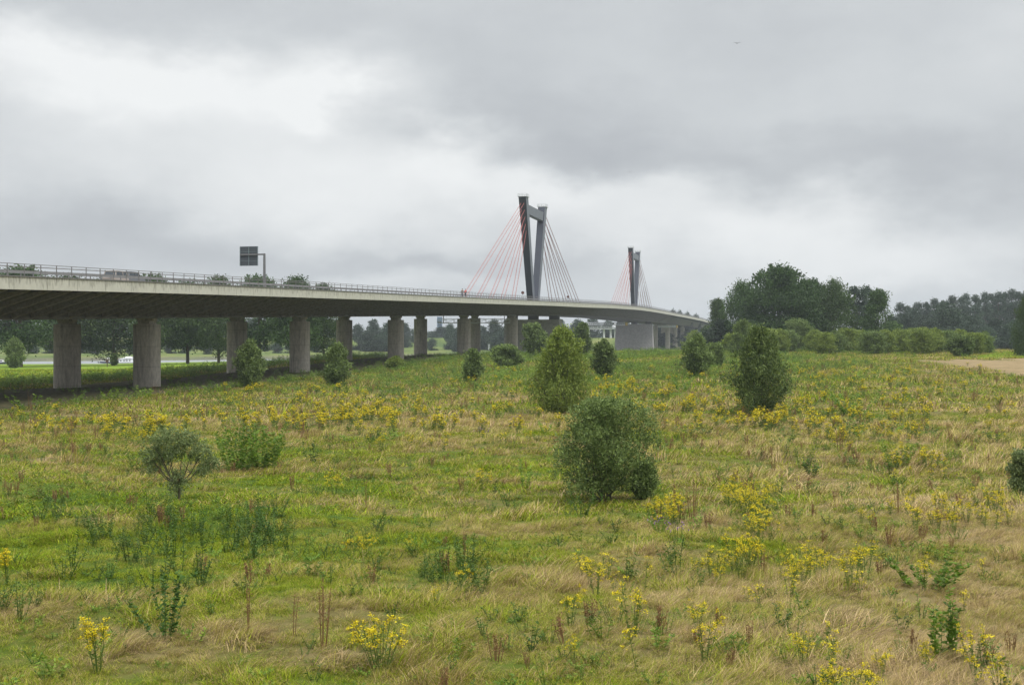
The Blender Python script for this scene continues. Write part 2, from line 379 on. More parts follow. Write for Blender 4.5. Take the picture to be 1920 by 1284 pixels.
DB_PY = [640, 680, 740, 790, 850, 910, 1000, 1100, 1180, 1284]; DB_PX = [0, 400, 800, 1200, 1500, 1920]
DB = np.array([[.3, .35, .4, .35, .45, .6], [.22, .42, .42, .3, .38, .55], [.55, .52, .52, .48, .55, .6], [.66, .60, .64, .58, .64, .6], [.50, .50, .50, .48, .6, .58],
               [.32, .36, .40, .46, .62, .6], [.12, .22, .27, .52, .62, .68], [.25, .3, .38, .6, .58, .72], [.55, .52, .45, .55, .6, .62], [.35, .42, .45, .52, .52, .62]])
DB[5:, 3:] += .12; DB[6:9, 5] += .06; DB[3:5, :] += .05; DB[8:, :3] += .06
def dryness(X, Y):
    h = H(X, Y, False); u = np.clip(X / np.maximum(Y, 12) * F + 960, 0, 1919.9); v = np.clip(HY - h * F / np.maximum(Y, 12), 641, 1283)
    i = np.clip(np.searchsorted(DB_PY, v) - 1, 0, len(DB_PY) - 2); j = np.clip(np.searchsorted(DB_PX, u) - 1, 0, 4)
    py = np.array(DB_PY, float); px = np.array(DB_PX, float)
    a = (v - py[i]) / (py[i + 1] - py[i]); b = (u - px[j]) / (px[j + 1] - px[j])
    m = (DB[i, j] * (1 - a) + DB[i + 1, j] * a) * (1 - b) + (DB[i, j + 1] * (1 - a) + DB[i + 1, j + 1] * a) * b
    s = np.clip(Y / 60, .6, 3)
    n = (fbm(X * .7, Y, 6.0, 11) - .5) * .75 + (fbm(X * .8, Y, 1.4, 21, 3) - .5) * 1.0 - .03
    return np.clip(m + n, 0, 1)
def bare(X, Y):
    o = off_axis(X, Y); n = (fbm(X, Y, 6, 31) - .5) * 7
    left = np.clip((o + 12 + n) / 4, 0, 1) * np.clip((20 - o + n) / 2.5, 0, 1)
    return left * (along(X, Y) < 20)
def stubble(X, Y):
    u = X / np.maximum(Y, 30) * F + 960; v = HY - H(X, Y, False) * F / np.maximum(Y, 30) + (fbm(X, Y, 5, 88) - .5) * 9
    lo = np.interp(u, [1690, 1760, 1920, 2300], [677, 684, 706, 714]); hi = np.interp(u, [1690, 1760, 1850, 1920, 2300], [675, 676, 675, 672, 670])
    return np.clip((v - hi) / 1.5, 0, 1) * np.clip((lo - v) / 4, 0, 1) * (u > 1640) * (Y < 420)
def lush(X, Y):
    u = X / np.maximum(Y, 30) * F + 960; v = HY - H(X, Y, False) * F / np.maximum(Y, 30)
    a = np.clip((u - 1780) / 60, 0, 1) * np.clip((np.interp(u, [1800, 1920, 2300], [674, 672, 670]) - v) / 2, 0, 1) * np.clip((v - np.interp(u, [1780, 1920, 2300], [672, 655, 652])) / 2, 0, 1)
    b = (off_axis(X, Y) < -24) * (Y > 205) * (Y < 430) * .75
    return np.clip(a + b, 0, 1) * (Y < 440)

def terrain():
    ys = np.concatenate([[-1500, -700, -300, -120, -50, -20, 0], np.arange(12, 130, 1.0), np.arange(130, 300, 2.2), np.arange(300, 470, 4), np.arange(470, 1100, 9), [1150, 1250, 1400, 1700, 2100, 2600, 3000]])
    xs = np.concatenate([[-3000, -2300, -1700, -1200, -900, -700], np.arange(-560, -130, 9), np.arange(-130, -50, 3.0), np.arange(-50, 52, 1.0), np.arange(52, 150, 3.0), np.arange(150, 560, 9), [700, 900, 1200, 1700, 2300, 3000]])
    X, Y = np.meshgrid(xs, ys); Z = H(X, Y) + EYE
    far = (Y < 12); Z[far] = EYE - 6 + 0 * Z[far]
    V = np.stack([X.ravel(), Y.ravel(), Z.ravel()], 1); nx = len(xs); ny = len(ys)
    I = (np.arange(ny - 1)[:, None] * nx + np.arange(nx - 1)[None]).ravel()
    Q = np.stack([I, I + 1, I + nx + 1, I + nx], 1)
    x, y = V[:, 0], V[:, 1]
    u = np.clip(x / np.maximum(y, 30) * F + 960, -400, 2400)
    bankn = np.clip(1 - np.abs(V[:, 2] - EYE - WATER - .6) / 1.3, 0, 1) * (y > 380)
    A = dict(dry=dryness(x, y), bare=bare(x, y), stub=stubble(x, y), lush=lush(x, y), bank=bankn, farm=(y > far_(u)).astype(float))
    m = bpy.data.materials.new('meadow_ground'); m.use_nodes = True; N = m.node_tree.nodes; L = m.node_tree.links; b = N['Principled BSDF']
    b.inputs['Roughness'].default_value = .95; b.inputs['Specular IOR Level'].default_value = .1
    tc = N.new('ShaderNodeTexCoord')
    def noise(s, det=5, st=None):
        mp = N.new('ShaderNodeMapping'); L.new(tc.outputs['Object'], mp.inputs[0])
        if st: mp.inputs['Scale'].default_value = st
        n = N.new('ShaderNodeTexNoise'); n.inputs['Scale'].default_value = s; n.inputs['Detail'].default_value = det; n.inputs['Roughness'].default_value = .65
        L.new(mp.outputs[0], n.inputs['Vector']); return n.outputs['Fac']
    def att(n):
        k = N.new('ShaderNodeAttribute'); k.attribute_name = n; return k.outputs['Fac']
    def ma(op, x, y, z=0):
        n = N.new('ShaderNodeMath'); n.operation = op
        for i, v in enumerate((x, y, z)):
            if hasattr(v, 'is_output'): L.new(v, n.inputs[i])
            else: n.inputs[i].default_value = v
        return n.outputs[0]
    def ramp(f, st):
        r = N.new('ShaderNodeValToRGB'); L.new(f, r.inputs[0]); E = r.color_ramp.elements
        E[0].position, E[0].color = st[0][0], (*st[0][1], 1); E[1].position, E[1].color = st[-1][0], (*st[-1][1], 1)
        for p, c in st[1:-1]: q = E.new(p); q.color = (*c, 1)
        return r.outputs[0]
    def mix(f, x, y):
        n = N.new('ShaderNodeMix'); n.data_type = 'RGBA'; L.new(f, n.inputs[0])
        for i, v in ((6, x), (7, y)):
            if hasattr(v, 'is_output'): L.new(v, n.inputs[i])
            else: n.inputs[i].default_value = (*v, 1)
        return n.outputs[2]
    f = ma('ADD', att('dry'), ma('MULTIPLY', ma('SUBTRACT', noise(2.2, 7), .5), .9))
    c = ramp(f, [(0, (.055, .10, .010)), (.35, (.10, .13, .018)), (.6, (.14, .125, .04)), (1, (.22, .17, .08))])
    c = mix(att('farm'), c, ramp(noise(.05, 6, (1, .6, 1)), [(.35, (.07, .11, .03)), (.5, (.13, .17, .045)), (.65, (.20, .21, .07))]))
    c = mix(att('lush'), c, ramp(noise(.3, 6), [(.3, (.15, .25, .02)), (.7, (.25, .36, .035))]))
    st = ramp(noise(1.5, 6, (.25, 1.2, 1)), [(.3, (.15, .115, .055)), (.5, (.27, .20, .105)), (.7, (.38, .285, .155))])
    c = mix(att('stub'), c, st)
    c = mix(att('bank'), c, ramp(noise(1.2), [(.3, (.07, .065, .055)), (.7, (.2, .185, .16))]))
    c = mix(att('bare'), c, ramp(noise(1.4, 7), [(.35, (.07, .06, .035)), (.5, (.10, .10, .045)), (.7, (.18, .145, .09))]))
    L.new(c, b.inputs['Base Color'])
    bp = N.new('ShaderNodeBump'); bp.inputs['Strength'].default_value = .6; bp.inputs['Distance'].default_value = .2; L.new(noise(3.5, 7), bp.inputs['Height']); L.new(bp.outputs[0], b.inputs['Normal'])
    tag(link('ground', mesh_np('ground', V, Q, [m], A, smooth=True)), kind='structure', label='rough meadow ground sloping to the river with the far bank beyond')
    wy = EYE + WATER
    W2 = MB(); W2.poly([(-2900, 385, wy), (2900, 385, wy), (2900, 2000, wy), (-2900, 2000, wy)])
    tag(W2.build('river', M_['water']), kind='structure', label='grey river behind the near meadow')
terrain()

# ------------------------------------------------------------------ the bridge
_t = np.arange(-560, 1000, 1.75)
_h = np.interp(_t, [-700, -420, -330, -287.5, -203, -24, 60, 153.7, 240, 314, 430, 560, 760, 1000], [-3.2, 3.3, 5.7, 6.7, 8.45, 12.2, 13.95, 15.45, 16.0, 16.2, 16.5, 16.6, 15.5, 11])
_k = np.ones(25) / 25; _h = np.convolve(np.pad(_h, 12, mode='reflect', reflect_type='odd'), _k, 'valid')
def HD(t): return float(np.interp(t, _t, _h)) + EYE
def fd(t): return float(np.interp(t, [-300, -60, 0, 300], [1.15, 1.25, 1.45, 1.5]))
def gd(t): return float(np.interp(t, [-60, 20, 287], [4.0, 4.3, 5.6]))
BR = empty('cable_stayed_bridge', (0, 0, 0), 'long grey motorway bridge with two V-shaped pylons and red stay cables, on paired concrete piers', 'bridge')
def sweep(profile, t0, t1, step, name, m, attrs=False, parent=BR):
    ts = np.arange(t0, t1 + .01, step); V = []; n = len(profile(0)); A1 = []; A2 = []
    for t in ts:
        for k, (s, d) in enumerate(profile(t)):
            V.append(B(t, s, HD(t) + d)); A1.append(t); A2.append(1.0 if k in (0, n - 1) else 0.0)
    Q = []
    for i in range(len(ts) - 1):
        for k in range(n):
            k2 = (k + 1) % n; Q.append((i * n + k, i * n + k2, (i + 1) * n + k2, (i + 1) * n + k))
    return link(name, mesh_np(name, V, Q, [m], dict(ts=A1, tz=A2) if attrs else None), parent)
T0, T1 = -480, 900
for sg in (1, -1):
    sweep(lambda t: [(sg * 19.0, 0), (sg * 19.03, -fd(t)), (sg * 18.6, -fd(t)), (sg * 18.4, 0)], T0, T1, 3.5, 'fascia', M_['fascia'], True)
sweep(lambda t: [(18.39, -.05), (18.39, -.75), (10.6, -1.05), (-10.6, -1.05), (-18.39, -.75), (-18.39, -.05)], T0, T1, 3.5, 'deck_slab', M_['asphalt'])
sweep(lambda t: [(10.5, -1.06), (9.0, -gd(t) + .15), (8.9, -gd(t)), (-8.9, -gd(t)), (-9.0, -gd(t) + .15), (-10.5, -1.06)], T0, T1, 3.5, 'box_girder', M_['steel_dark'])
sweep(lambda t: [(9.25, -gd(t) + .32), (9.25, -gd(t) + .02), (9.02, -gd(t) + .02), (9.02, -gd(t) + .32)], T0, T1, 3.5, 'girder_flange', M_['steel_dark'])
# the dark drip cap on the fascia
sweep(lambda t: [(19.1, .1), (19.1, 0.002), (18.35, 0.002), (18.35, .1)], T0, T1, 3.5, 'edge_kerb', M_['rail'])
ks = np.arange(-345, 330, 3.5)
def strut(mb, t, sg): mb.bar(B(t, sg * 9.3, HD(t) - gd(t) + .45), B(t, sg * 18.2, HD(t) - 1.05), .5, .6, w2=.35, h2=.3)
rest = MB(); cnt = 0
for t in ks:
    if cnt < 96:
        mb = MB(); strut(mb, t, 1); mb.build('strut', M_['strutm'], BR); cnt += 1
    else: strut(rest, t, 1)
    strut(rest, t, -1)
tag(rest.build('struts', M_['strutm'], BR), kind='stuff')
# railings and guard rails
def railing(sg):
    r = MB(); s = sg * 18.75
    ts = np.arange(T0, 640, 3.5)
    for i in range(len(ts) - 1):
        a, b2 = ts[i], ts[i + 1]
        for z, w, hh in ((1.2, .05, .055), (.95, .05, .075), (.6, .035, .035)):
            r.bar(B(a, s, HD(a) + z), B(b2, s, HD(b2) + z), w, hh)
    for t in np.arange(T0 + 1, 640, 2.6): r.bar(B(t, s, HD(t) + .05), B(t, s, HD(t) + 1.2), .07, .07)
    rl = r.build('railing', M_['rail'], BR)
    g = MB(); s = sg * 17.3
    for i in range(len(ts) - 1):
        a, b2 = ts[i], ts[i + 1]; g.bar(B(a, s, HD(a) + .55), B(b2, s, HD(b2) + .55), .08, .28)
    for t in np.arange(T0 + 2, 640, 2.0): g.bar(B(t, s, HD(t) - .05), B(t, s, HD(t) + .62), .1, .1)
    g.build('guard_rail', M_['guard'], BR)
railing(1); railing(-1)
g = MB(); ts = np.arange(T0, 640, 3.5)
for s in (1.6, -1.6):
    for i in range(len(ts) - 1):
        a, b2 = ts[i], ts[i + 1]; g.bar(B(a, s, HD(a) + .6), B(b2, s, HD(b2) + .6), .08, .34)
    for t in ts: g.bar(B(t, s, HD(t) - .05), B(t, s, HD(t) + .6), .1, .1)
g.build('median_barrier', M_['guard'], BR)

def pier_joints():
    m = M_['conc']; nt = m.node_tree; N = nt.nodes; L = nt.links; b = N['Principled BSDF']; prev = b.inputs['Base Color'].links[0].from_socket
    tc = N.new('ShaderNodeTexCoord'); sp = N.new('ShaderNodeSeparateXYZ'); L.new(tc.outputs['Object'], sp.inputs[0])
    p = N.new('ShaderNodeMath'); p.operation = 'PINGPONG'; L.new(sp.outputs[2], p.inputs[0]); p.inputs[1].default_value = 1.3
    q = N.new('ShaderNodeMath'); q.operation = 'LESS_THAN'; L.new(p.outputs[0], q.inputs[0]); q.inputs[1].default_value = .035
    mp = N.new('ShaderNodeMapping'); mp.inputs['Scale'].default_value = (1.8, 1.8, .12); L.new(tc.outputs['Object'], mp.inputs[0])
    n = N.new('ShaderNodeTexNoise'); n.inputs['Scale'].default_value = 1.4; n.inputs['Detail'].default_value = 5; L.new(mp.outputs[0], n.inputs['Vector'])
    mr = N.new('ShaderNodeMapRange'); mr.inputs['From Min'].default_value = .52; mr.inputs['From Max'].default_value = .72; mr.inputs['To Max'].default_value = .55; L.new(n.outputs['Fac'], mr.inputs['Value'])
    ad = N.new('ShaderNodeMath'); ad.operation = 'MULTIPLY_ADD'; L.new(q.outputs[0], ad.inputs[0]); ad.inputs[1].default_value = .35; L.new(mr.outputs[0], ad.inputs[2]); ad.use_clamp = True
    mx = N.new('ShaderNodeMix'); mx.data_type = 'RGBA'; L.new(ad.outputs[0], mx.inputs[0]); L.new(prev, mx.inputs[6]); mx.inputs[7].default_value = (.13, .11, .085, 1); L.new(mx.outputs[2], b.inputs['Base Color'])
pier_joints()
def pier(t, s):
    x, y, _ = B(t, s, 0); zb = hz(x, y) - .8; zt = HD(t) - gd(t) - .75
    root = bpy.data.objects.new('pier', None)
    def ring(w, d, z):
        P = []
        for k in range(28):
            an = 2 * math.pi * k / 28; c, q = math.cos(an), math.sin(an)
            P.append(B(t + d * math.copysign(abs(q) ** .75, q), s + w * math.copysign(abs(c) ** .75, c), z))
        return P
    mb = MB(); mb.loft([ring(1.72, 1.5, zb), ring(1.68, 1.48, zb + .5), ring(1.67, 1.45, (zb + zt) / 2), ring(1.67, 1.45, zt - .05), ring(1.6, 1.4, zt)])
    p = mb.build('pier', M_['conc'], BR)
    for pol in p.data.polygons: pol.use_smooth = len(pol.vertices) == 4
    bb = MB(); bb.box(t - .9, t + .9, s - .85, s + .85, zt + .001, zt + .4, 0, lambda a, b, z: B(a, b, z))
    bb.box(t - .65, t + .65, s - 1.15, s + 1.15, zt + .403, zt + .76, 0, lambda a, b, z: B(a, b, z))
    bb.build('bearing', M_['conc'], p)
for t in (-390, -334, -279.2, -227, -173.6, -116.9, -60): pier(t, -5.75); pier(t, 5.75)
for t in (440, 496, 560, 620): pier(t, -4.2); pier(t, 4.2)
def wall_pier(t, w0, w1, base):
    zt = HD(t) - gd(t) - 1.3; f = lambda a, b, z: B(a, b, z)
    mb = MB(); P = [f(t - 3.2, -w0, base), f(t + 3.2, -w0, base), f(t + 3.2, w0, base), f(t - 3.2, w0, base), f(t - 2.6, -w1, zt), f(t + 2.6, -w1, zt), f(t + 2.6, w1, zt), f(t - 2.6, w1, zt)]
    mb.quad8([P[0], P[3], P[2], P[1], P[4], P[7], P[6], P[5]])
    p = mb.build('pylon_pier', M_['stone'], BR)
    for s in (-w1 + 2.2, 0, w1 - 2.2):
        b = MB(); b.box(t - 1.6, t + 1.6, s - 1.6, s + 1.6, zt + .002, zt + 1.31, 0, f); b.build('bearing', M_['conc_dark'], p)
wall_pier(0, 10.3, 9.6, EYE - 12); wall_pier(287, 11.2, 10.3, EYE - 13)

def pylon(t0):
    zd = HD(t0) - .1; top = HD(t0) + 35.0
    P = bpy.data.objects.new('pylon', None); COL.objects.link(P); P.parent = BR
    f = lambda a, b, z: B(a, b, z)
    def leg(sg):
        tb, tt = sg * 3.6, sg * 16.6; wb, wt = 1.05, 1.25; thb, tht = 1.7, 2.0
        z1 = zd; V = []
        for (tc_, th, w, z) in ((tb, thb, wb, z1), (tt, tht, wt, top)):
            for (dt, ds) in ((-th, -w), (th, -w), (th, w), (-th, w)): V.append(f(t0 + tc_ + dt, ds, z))
        mb = MB(); mb.quad8([V[0], V[3], V[2], V[1], V[4], V[7], V[6], V[5]])
        # shade put into the colour: outer undersides dark, far leg's inner face half dark
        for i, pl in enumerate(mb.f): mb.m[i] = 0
        me = mb.mesh('leg', [M_['pylon'], M_['pyl_shade'], M_['pyl_half_shade']])
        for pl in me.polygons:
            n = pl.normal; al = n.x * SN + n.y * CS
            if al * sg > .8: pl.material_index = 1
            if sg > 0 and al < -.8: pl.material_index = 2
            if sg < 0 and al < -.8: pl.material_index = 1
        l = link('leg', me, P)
        pr = MB(); zt = top
        for z in (zt + .45, zt + 1.0):
            for (a, b) in (((-tht, -1.5), (tht, -1.5)), ((tht, -1.5), (tht, 1.5)), ((tht, 1.5), (-tht, 1.5)), ((-tht, 1.5), (-tht, -1.5))):
                pr.bar(f(t0 + tt + a[0], a[1], z), f(t0 + tt + b[0], b[1], z), .07, .07)
        for a in (-tht, 0, tht):
            for b in (-1.5, 0, 1.5):
                if a or b: pr.bar(f(t0 + tt + a, b, zt), f(t0 + tt + a, b, zt + 1.0), .08, .08)
        pr.box(t0 + tt - tht - .1, t0 + tt + tht + .1, -1.6, 1.6, zt + .002, zt + .12, 0, f)
        pr.build('top_platform', M_['offwhite'], P)
    leg(-1); leg(1)
    cb = MB(); z1, z0 = top - 2.1, top - 5.2
    a0, a1 = t0 - 16.0, t0 + 16.0
    V = [f(a0 + 1.9, -.95, z0), f(a1 - 1.9, -.95, z0), f(a1 - 1.9, .95, z0), f(a0 + 1.9, .95, z0), f(a0 + .9, -.95, z1), f(a1 - .9, -.95, z1), f(a1 - .9, .95, z1), f(a0 + .9, .95, z1)]
    cb.quad8([V[0], V[3], V[2], V[1], V[4], V[7], V[6], V[5]]); cb.build('crossbeam', M_['pylon'], P)
    for sg in (-1, 1):
        for k, (La, dz) in enumerate(((97, 2.2), (81, 4.4), (65, 6.6), (49, 8.9), (33, 11.2))):
            for s in (-.52, .52):
                c = MB(); zz = top - dz
                kk = (top - zz) / (top - zd); tl = 16.6 + (3.6 - 16.6) * kk + 1.9
                for q in (0, .9):
                    ta = t0 + sg * (La + q); tb = t0 + sg * tl
                    c.tube([B(ta, s, HD(ta)), B(tb, s, zz + q * .35)], .046 if sg < 0 else .055, 5)
                c.build('cable', M_['cable'] if sg < 0 else M_['cable2'], P)
                if k == 0 and False: pass
pylon(0.0); pylon(287.0)

# inspection gantries under the girder
def gantry(t, s0, s1, drop, label, L=5.0):
    z = HD(t) - gd(t) - drop; root = empty('inspection_gantry', B(t, (s0 + s1) / 2, z), label, 'gantry')
    inv = Vector(root.location)
    f = lambda a, b, z_: tuple(Vector(B(a, b, z_)) - inv)
    w = MB(); q = 1 if t < 0 else 2.6
    for tt in (t - L / 2, t + L / 2):
        w.bar(f(tt, s0, z), f(tt, s1, z), .2 * q, .2 * q); w.bar(f(tt, s0, z + 1.1), f(tt, s1, z + 1.1), .14 * q, .14 * q)
        n = 9
        for i in range(n + 1): s = s0 + (s1 - s0) * i / n; w.bar(f(tt, s, z), f(tt, s, z + 1.1), .1 * q, .1 * q)
        for i in range(n):
            sa = s0 + (s1 - s0) * i / n; sb = s0 + (s1 - s0) * (i + 1) / n; w.bar(f(tt, sa, z), f(tt, sb, z + 1.1), .06 * q, .06 * q)
    w.build('truss', M_['white'], root)
    fl = MB(); fl.box(t - L / 2 + .14, t + L / 2 - .14, s0, s1, z - .08, z + .0, 0, f); fl.build('walkway', M_['offwhite'], root)
    hg = MB()
    for s in (s0 + 1.5, s1 - 1.5): hg.bar(f(t, s, z + .02), f(t, s, z + drop), .2, .2)
    hg.build('hanger', M_['rail'], root)
    if t > 200: e_ = MB(); e_.box(t - L / 2 - .2, t + L / 2 + .2, s1 + .02, s1 + .5, z - .5, z + 1.2, 0, f); e_.build('end_buffer', M_['yellow'], root)
    return root
gantry(-78, -12, 9, 2.1, 'white inspection gantry hanging under the bridge deck between the fourth and fifth pier pair', 1.2)
gantry(262, -23, -1.5, 2.0, 'white truss inspection gantry with a yellow end beside the second pylon pier', 7)
gantry(398, 2, 14, 2.2, 'white inspection gantry under the deck beyond the second pylon pier', 5)

# overhead sign on the median
def overhead_sign():
    t = -228.6; zr = HD(t) - .05; x, y, _ = B(t, 0, 0)
    root = empty('overhead_road_sign', (x, y, zr), 'dark square back of a motorway sign on a cantilever mast rising above the bridge', 'road sign')
    f = lambda s, a, z: (CS * s + SN * a, -SN * s + CS * a, z)
    Z = y; z_arm = EYE + (638 - 477) * Z / F - zr
    m = MB(); m.bar(f(0, 0, 0), f(0, 0, z_arm + .15), .42, .42, w2=.34, h2=.34); m.build('mast', M_['post'], root)
    m = MB(); m.bar(f(-.2, 0, z_arm), f(-4.4, 0, z_arm), .22, .26); m.build('arm', M_['post'], root)
    zt = EYE + (638 - 461.5) * Z / F - zr; zb = EYE + (638 - 498) * Z / F - zr
    pn = MB(); pn.box(-4.55, -1.25, .16, .24, zb, zt, 0, lambda a, b, z: f(a, b, z)); p = pn.build('sign_panel', M_['sign'], root)
    r = MB()
    for s in (-4.5, -2.9, -1.3): r.bar(f(s, .1, zb), f(s, .1, zt), .09, .1)
    for z in (zb + .03, zt - .03): r.bar(f(-4.5, .125, z), f(-1.3, .125, z), .05, .06)
    for z in (zb + .8, zb + 2.4): r.bar(f(-4.5, .125, z), f(-1.3, .125, z), .05, .05)
    r.build('sign_frame', M_['signrib'], root)
overhead_sign()
def small_sign(px, s, name, label, face, h=1.9):
    # column px on the line at offset s
    k = (px - 960) / F; t = (k * (PY - SN * s) - PX - CS * s) / (SN - k * CS)
    x, y, z = B(t, s, HD(t)); root = empty(name, (x, y, z), label, 'road sign')
    m = MB(); m.tube([(0, 0, 0), (0, 0, h)], .04, 6); m.build('post', M_['post'], root)
    d = MB(); d.tube([(0, -.02, h + .1), (0, .03, h + .1)], .42, 16); d.build('sign_face', M_['post'], root)
    d = MB(); d.tube([(0, -.045, h + .1), (0, -.021, h + .1)], .37, 16); d.build('sign_border', face, root)
small_sign(980, 18.2, 'round_road_sign', 'small dark round sign behind the railing just left of the first pylon foot', M_['brown'])
small_sign(1065, 18.2, 'round_road_sign', 'small round sign on a post among the dark cables right of the first pylon', M_['brown'], 1.7)

# cars on the far carriageway
def car(px, s, paint, label, heading, van=False):
    k = (px - 960) / F; t = (k * (PY - SN * s) - PX - CS * s) / (SN - k * CS)
    x, y, z = B(t, s, HD(t) - .05)
    root = empty('estate_car' if van else 'passenger_car', (x, y, z), label, 'car', rz=-math.radians(12.5) + (math.pi if heading < 0 else 0))
    Lh = 2.3; hh = 1.75 if van else 1.48
    def section(yy, w, z0, z1): return [(-w, yy, z0), (w, yy, z0), (w, yy, (z0 + z1) / 2), (w * .93, yy, z1), (-w * .93, yy, z1), (-w, yy, (z0 + z1) / 2)]
    b = MB(); b.loft([section(-Lh, .78, .42, .85), section(-Lh + .12, .88, .28, .98), section(-1.1, .9, .25, 1.0), section(.8, .9, .25, 1.0), section(Lh - .3, .86, .25, .9), section(Lh, .74, .4, .68)])
    b.build('body', paint, root, smooth=False)
    c = MB()
    yb = -Lh + .25 if van else -1.7
    def ring(inset, z, ya, yb_): return [(-.86 + inset, ya, z), (.86 - inset, ya, z), (.86 - inset, yb_, z), (-.86 + inset, yb_, z)]
    c.loft([ring(0.02, .99, yb, 1.15), ring(.2, hh - .06, yb + .35, .35)]); c.build('windows', M_['glass'], root)
    r = MB(); r.loft([ring(.19, hh - .055, yb + .33, .37), ring(.26, hh, yb + .45, .2)])
    for sx in (-1, 1):
        for ya, y2 in ((1.15, .36), (-.3, -.3), (yb, yb + .34)): r.bar((sx * .85, ya, .99), (sx * .665, y2, hh - .05), .09, .07)
    r.build('roof', paint, root)
    for sx in (-1, 1):
        for yy in (-1.35, 1.4):
            w = MB(); w.tube([(sx * .68, yy, .32), (sx * .91, yy, .32)], .32, 16); wo = w.build('wheel', M_['black'], root)
            q = MB(); q.tube([(sx * .905, yy, .32), (sx * .925, yy, .32)], .19, 12); q.build('rim', M_['guard'], wo)
car(222, 8.6, M_['carA'], 'beige estate car driving behind the bridge railing, the left one of two', 1, True)
car(246, 8.6, M_['carB'], 'dark grey car driving just ahead of the beige one on the bridge', 1, True)

# people on the footway
def person(px, s, jacket, label, lean=0.0):
    k = (px - 960) / F; t = (k * (PY - SN * s) - PX - CS * s) / (SN - k * CS)
    x, y, z = B(t, s, HD(t) + .1); root = empty('person', (x, y, z), label, 'person', rz=-math.radians(12.5))
    def skin(name, V, E, Rr, m, parent):
        me = bpy.data.meshes.new(name); me.from_pydata(V, E, []); o = link(name, me, parent); me.materials.append(m)
        md = o.modifiers.new('skin', 'SKIN'); sk = me.skin_vertices[0].data
        for i, r in enumerate(Rr): sk[i].radius = (r, r * .85)
        sk[0].use_root = True; md.use_smooth_shade = True
        sb = o.modifiers.new('sub', 'SUBSURF'); sb.levels = 1; sb.render_levels = 1; return o
    V = [(0, 0, .95), (0, .02, 1.2), (0, .04 + lean, 1.42), (0, .06 + lean, 1.52), (0, .09 + lean, 1.62), (0, .1 + lean, 1.75),
         (-.1, 0, .9), (-.11, .18, .5), (-.11, .02, .1), (-.11, .14, .04), (.1, 0, .9), (.11, -.1, .5), (.11, -.32, .14), (.11, -.2, .05),
         (-.19, .04 + lean, 1.4), (-.24, -.05 + lean, 1.12), (-.23, .12 + lean, .9), (.19, .04 + lean, 1.4), (.24, .12 + lean, 1.13), (.22, .33 + lean, 1.0)]
    E = [(0, 1), (1, 2), (2, 3), (3, 4), (4, 5), (0, 6), (6, 7), (7, 8), (8, 9), (0, 10), (10, 11), (11, 12), (12, 13), (2, 14), (14, 15), (15, 16), (2, 17), (17, 18), (18, 19)]
    Rr = [.14, .14, .13, .055, .1, .085, .095, .065, .045, .04, .095, .065, .045, .04, .06, .045, .035, .06, .045, .035]
    skin('body', V, E, Rr, M_['skin'], root)
    jv = [V[0], V[1], V[2], V[14], V[15], (V[16][0], V[16][1] * .9, .95), V[17], V[18], V[19]]
    skin('jacket', jv, [(0, 1), (1, 2), (2, 3), (3, 4), (4, 5), (2, 6), (6, 7), (7, 8)], [.17, .175, .16, .08, .065, .055, .08, .065, .055], jacket, root)
    tv = [V[0], V[6], V[7], (V[8][0], V[8][1], .13), V[10], V[11], (V[12][0], V[12][1], .17)]
    skin('trousers', tv, [(0, 1), (1, 2), (2, 3), (0, 4), (4, 5), (5, 6)], [.155, .11, .08, .065, .11, .08, .065], M_['jeans'], root)
    hb = MB(); rings = []
    for i in range(5):
        an = math.pi / 2 * i / 4; rr = .112 * math.cos(an) + .004; zz = 1.68 + .15 * math.sin(an)
        rings.append([(rr * math.cos(q * math.pi / 5), .085 + lean + rr * math.sin(q * math.pi / 5), zz) for q in range(10)])
    hb.loft(rings); hb.build('hair', M_['hair'], root)
person(872.5, 17.9, M_['red'], 'person in a red jacket behind the bridge railing near the foot of the cables', .12)
person(866.5, 17.9, M_['cloth'], 'person in a grey green jacket walking left of the one in red on the bridge', .1)
# ------------------------------------------------------------------ plants: generators
rng = np.random.default_rng(5)
def unit(v): return v / np.maximum(np.linalg.norm(v, axis=-1, keepdims=True), 1e-9)
def rdir(n): return unit(rng.normal(size=(n, 3)))
def leaf_quads(P, D, Ln, Wd, v, flat=None):
    """narrow rhombic leaves: P base points, D directions"""
    n = len(P); D = unit(D); s = unit(np.cross(D, rdir(n) if flat is None else flat)); Ln = np.broadcast_to(Ln, n)[:, None]; Wd = np.broadcast_to(Wd, n)[:, None]
    V = np.empty((n, 4, 3)); V[:, 0] = P; V[:, 1] = P + D * Ln * .5 + s * Wd * .5; V[:, 2] = P + D * Ln; V[:, 3] = P + D * Ln * .5 - s * Wd * .5
    return V.reshape(-1, 3), np.arange(4 * n).reshape(n, 4), np.repeat(v, 4)
def stems_mesh(paths, name, m, n=5):
    mb = MB()
    for pts, r0, r1 in paths: mb.tube(pts, [r0 + (r1 - r0) * i / (len(pts) - 1) for i in range(len(pts))], n, 0, cap=False)
    return mb.mesh(name, m, True)

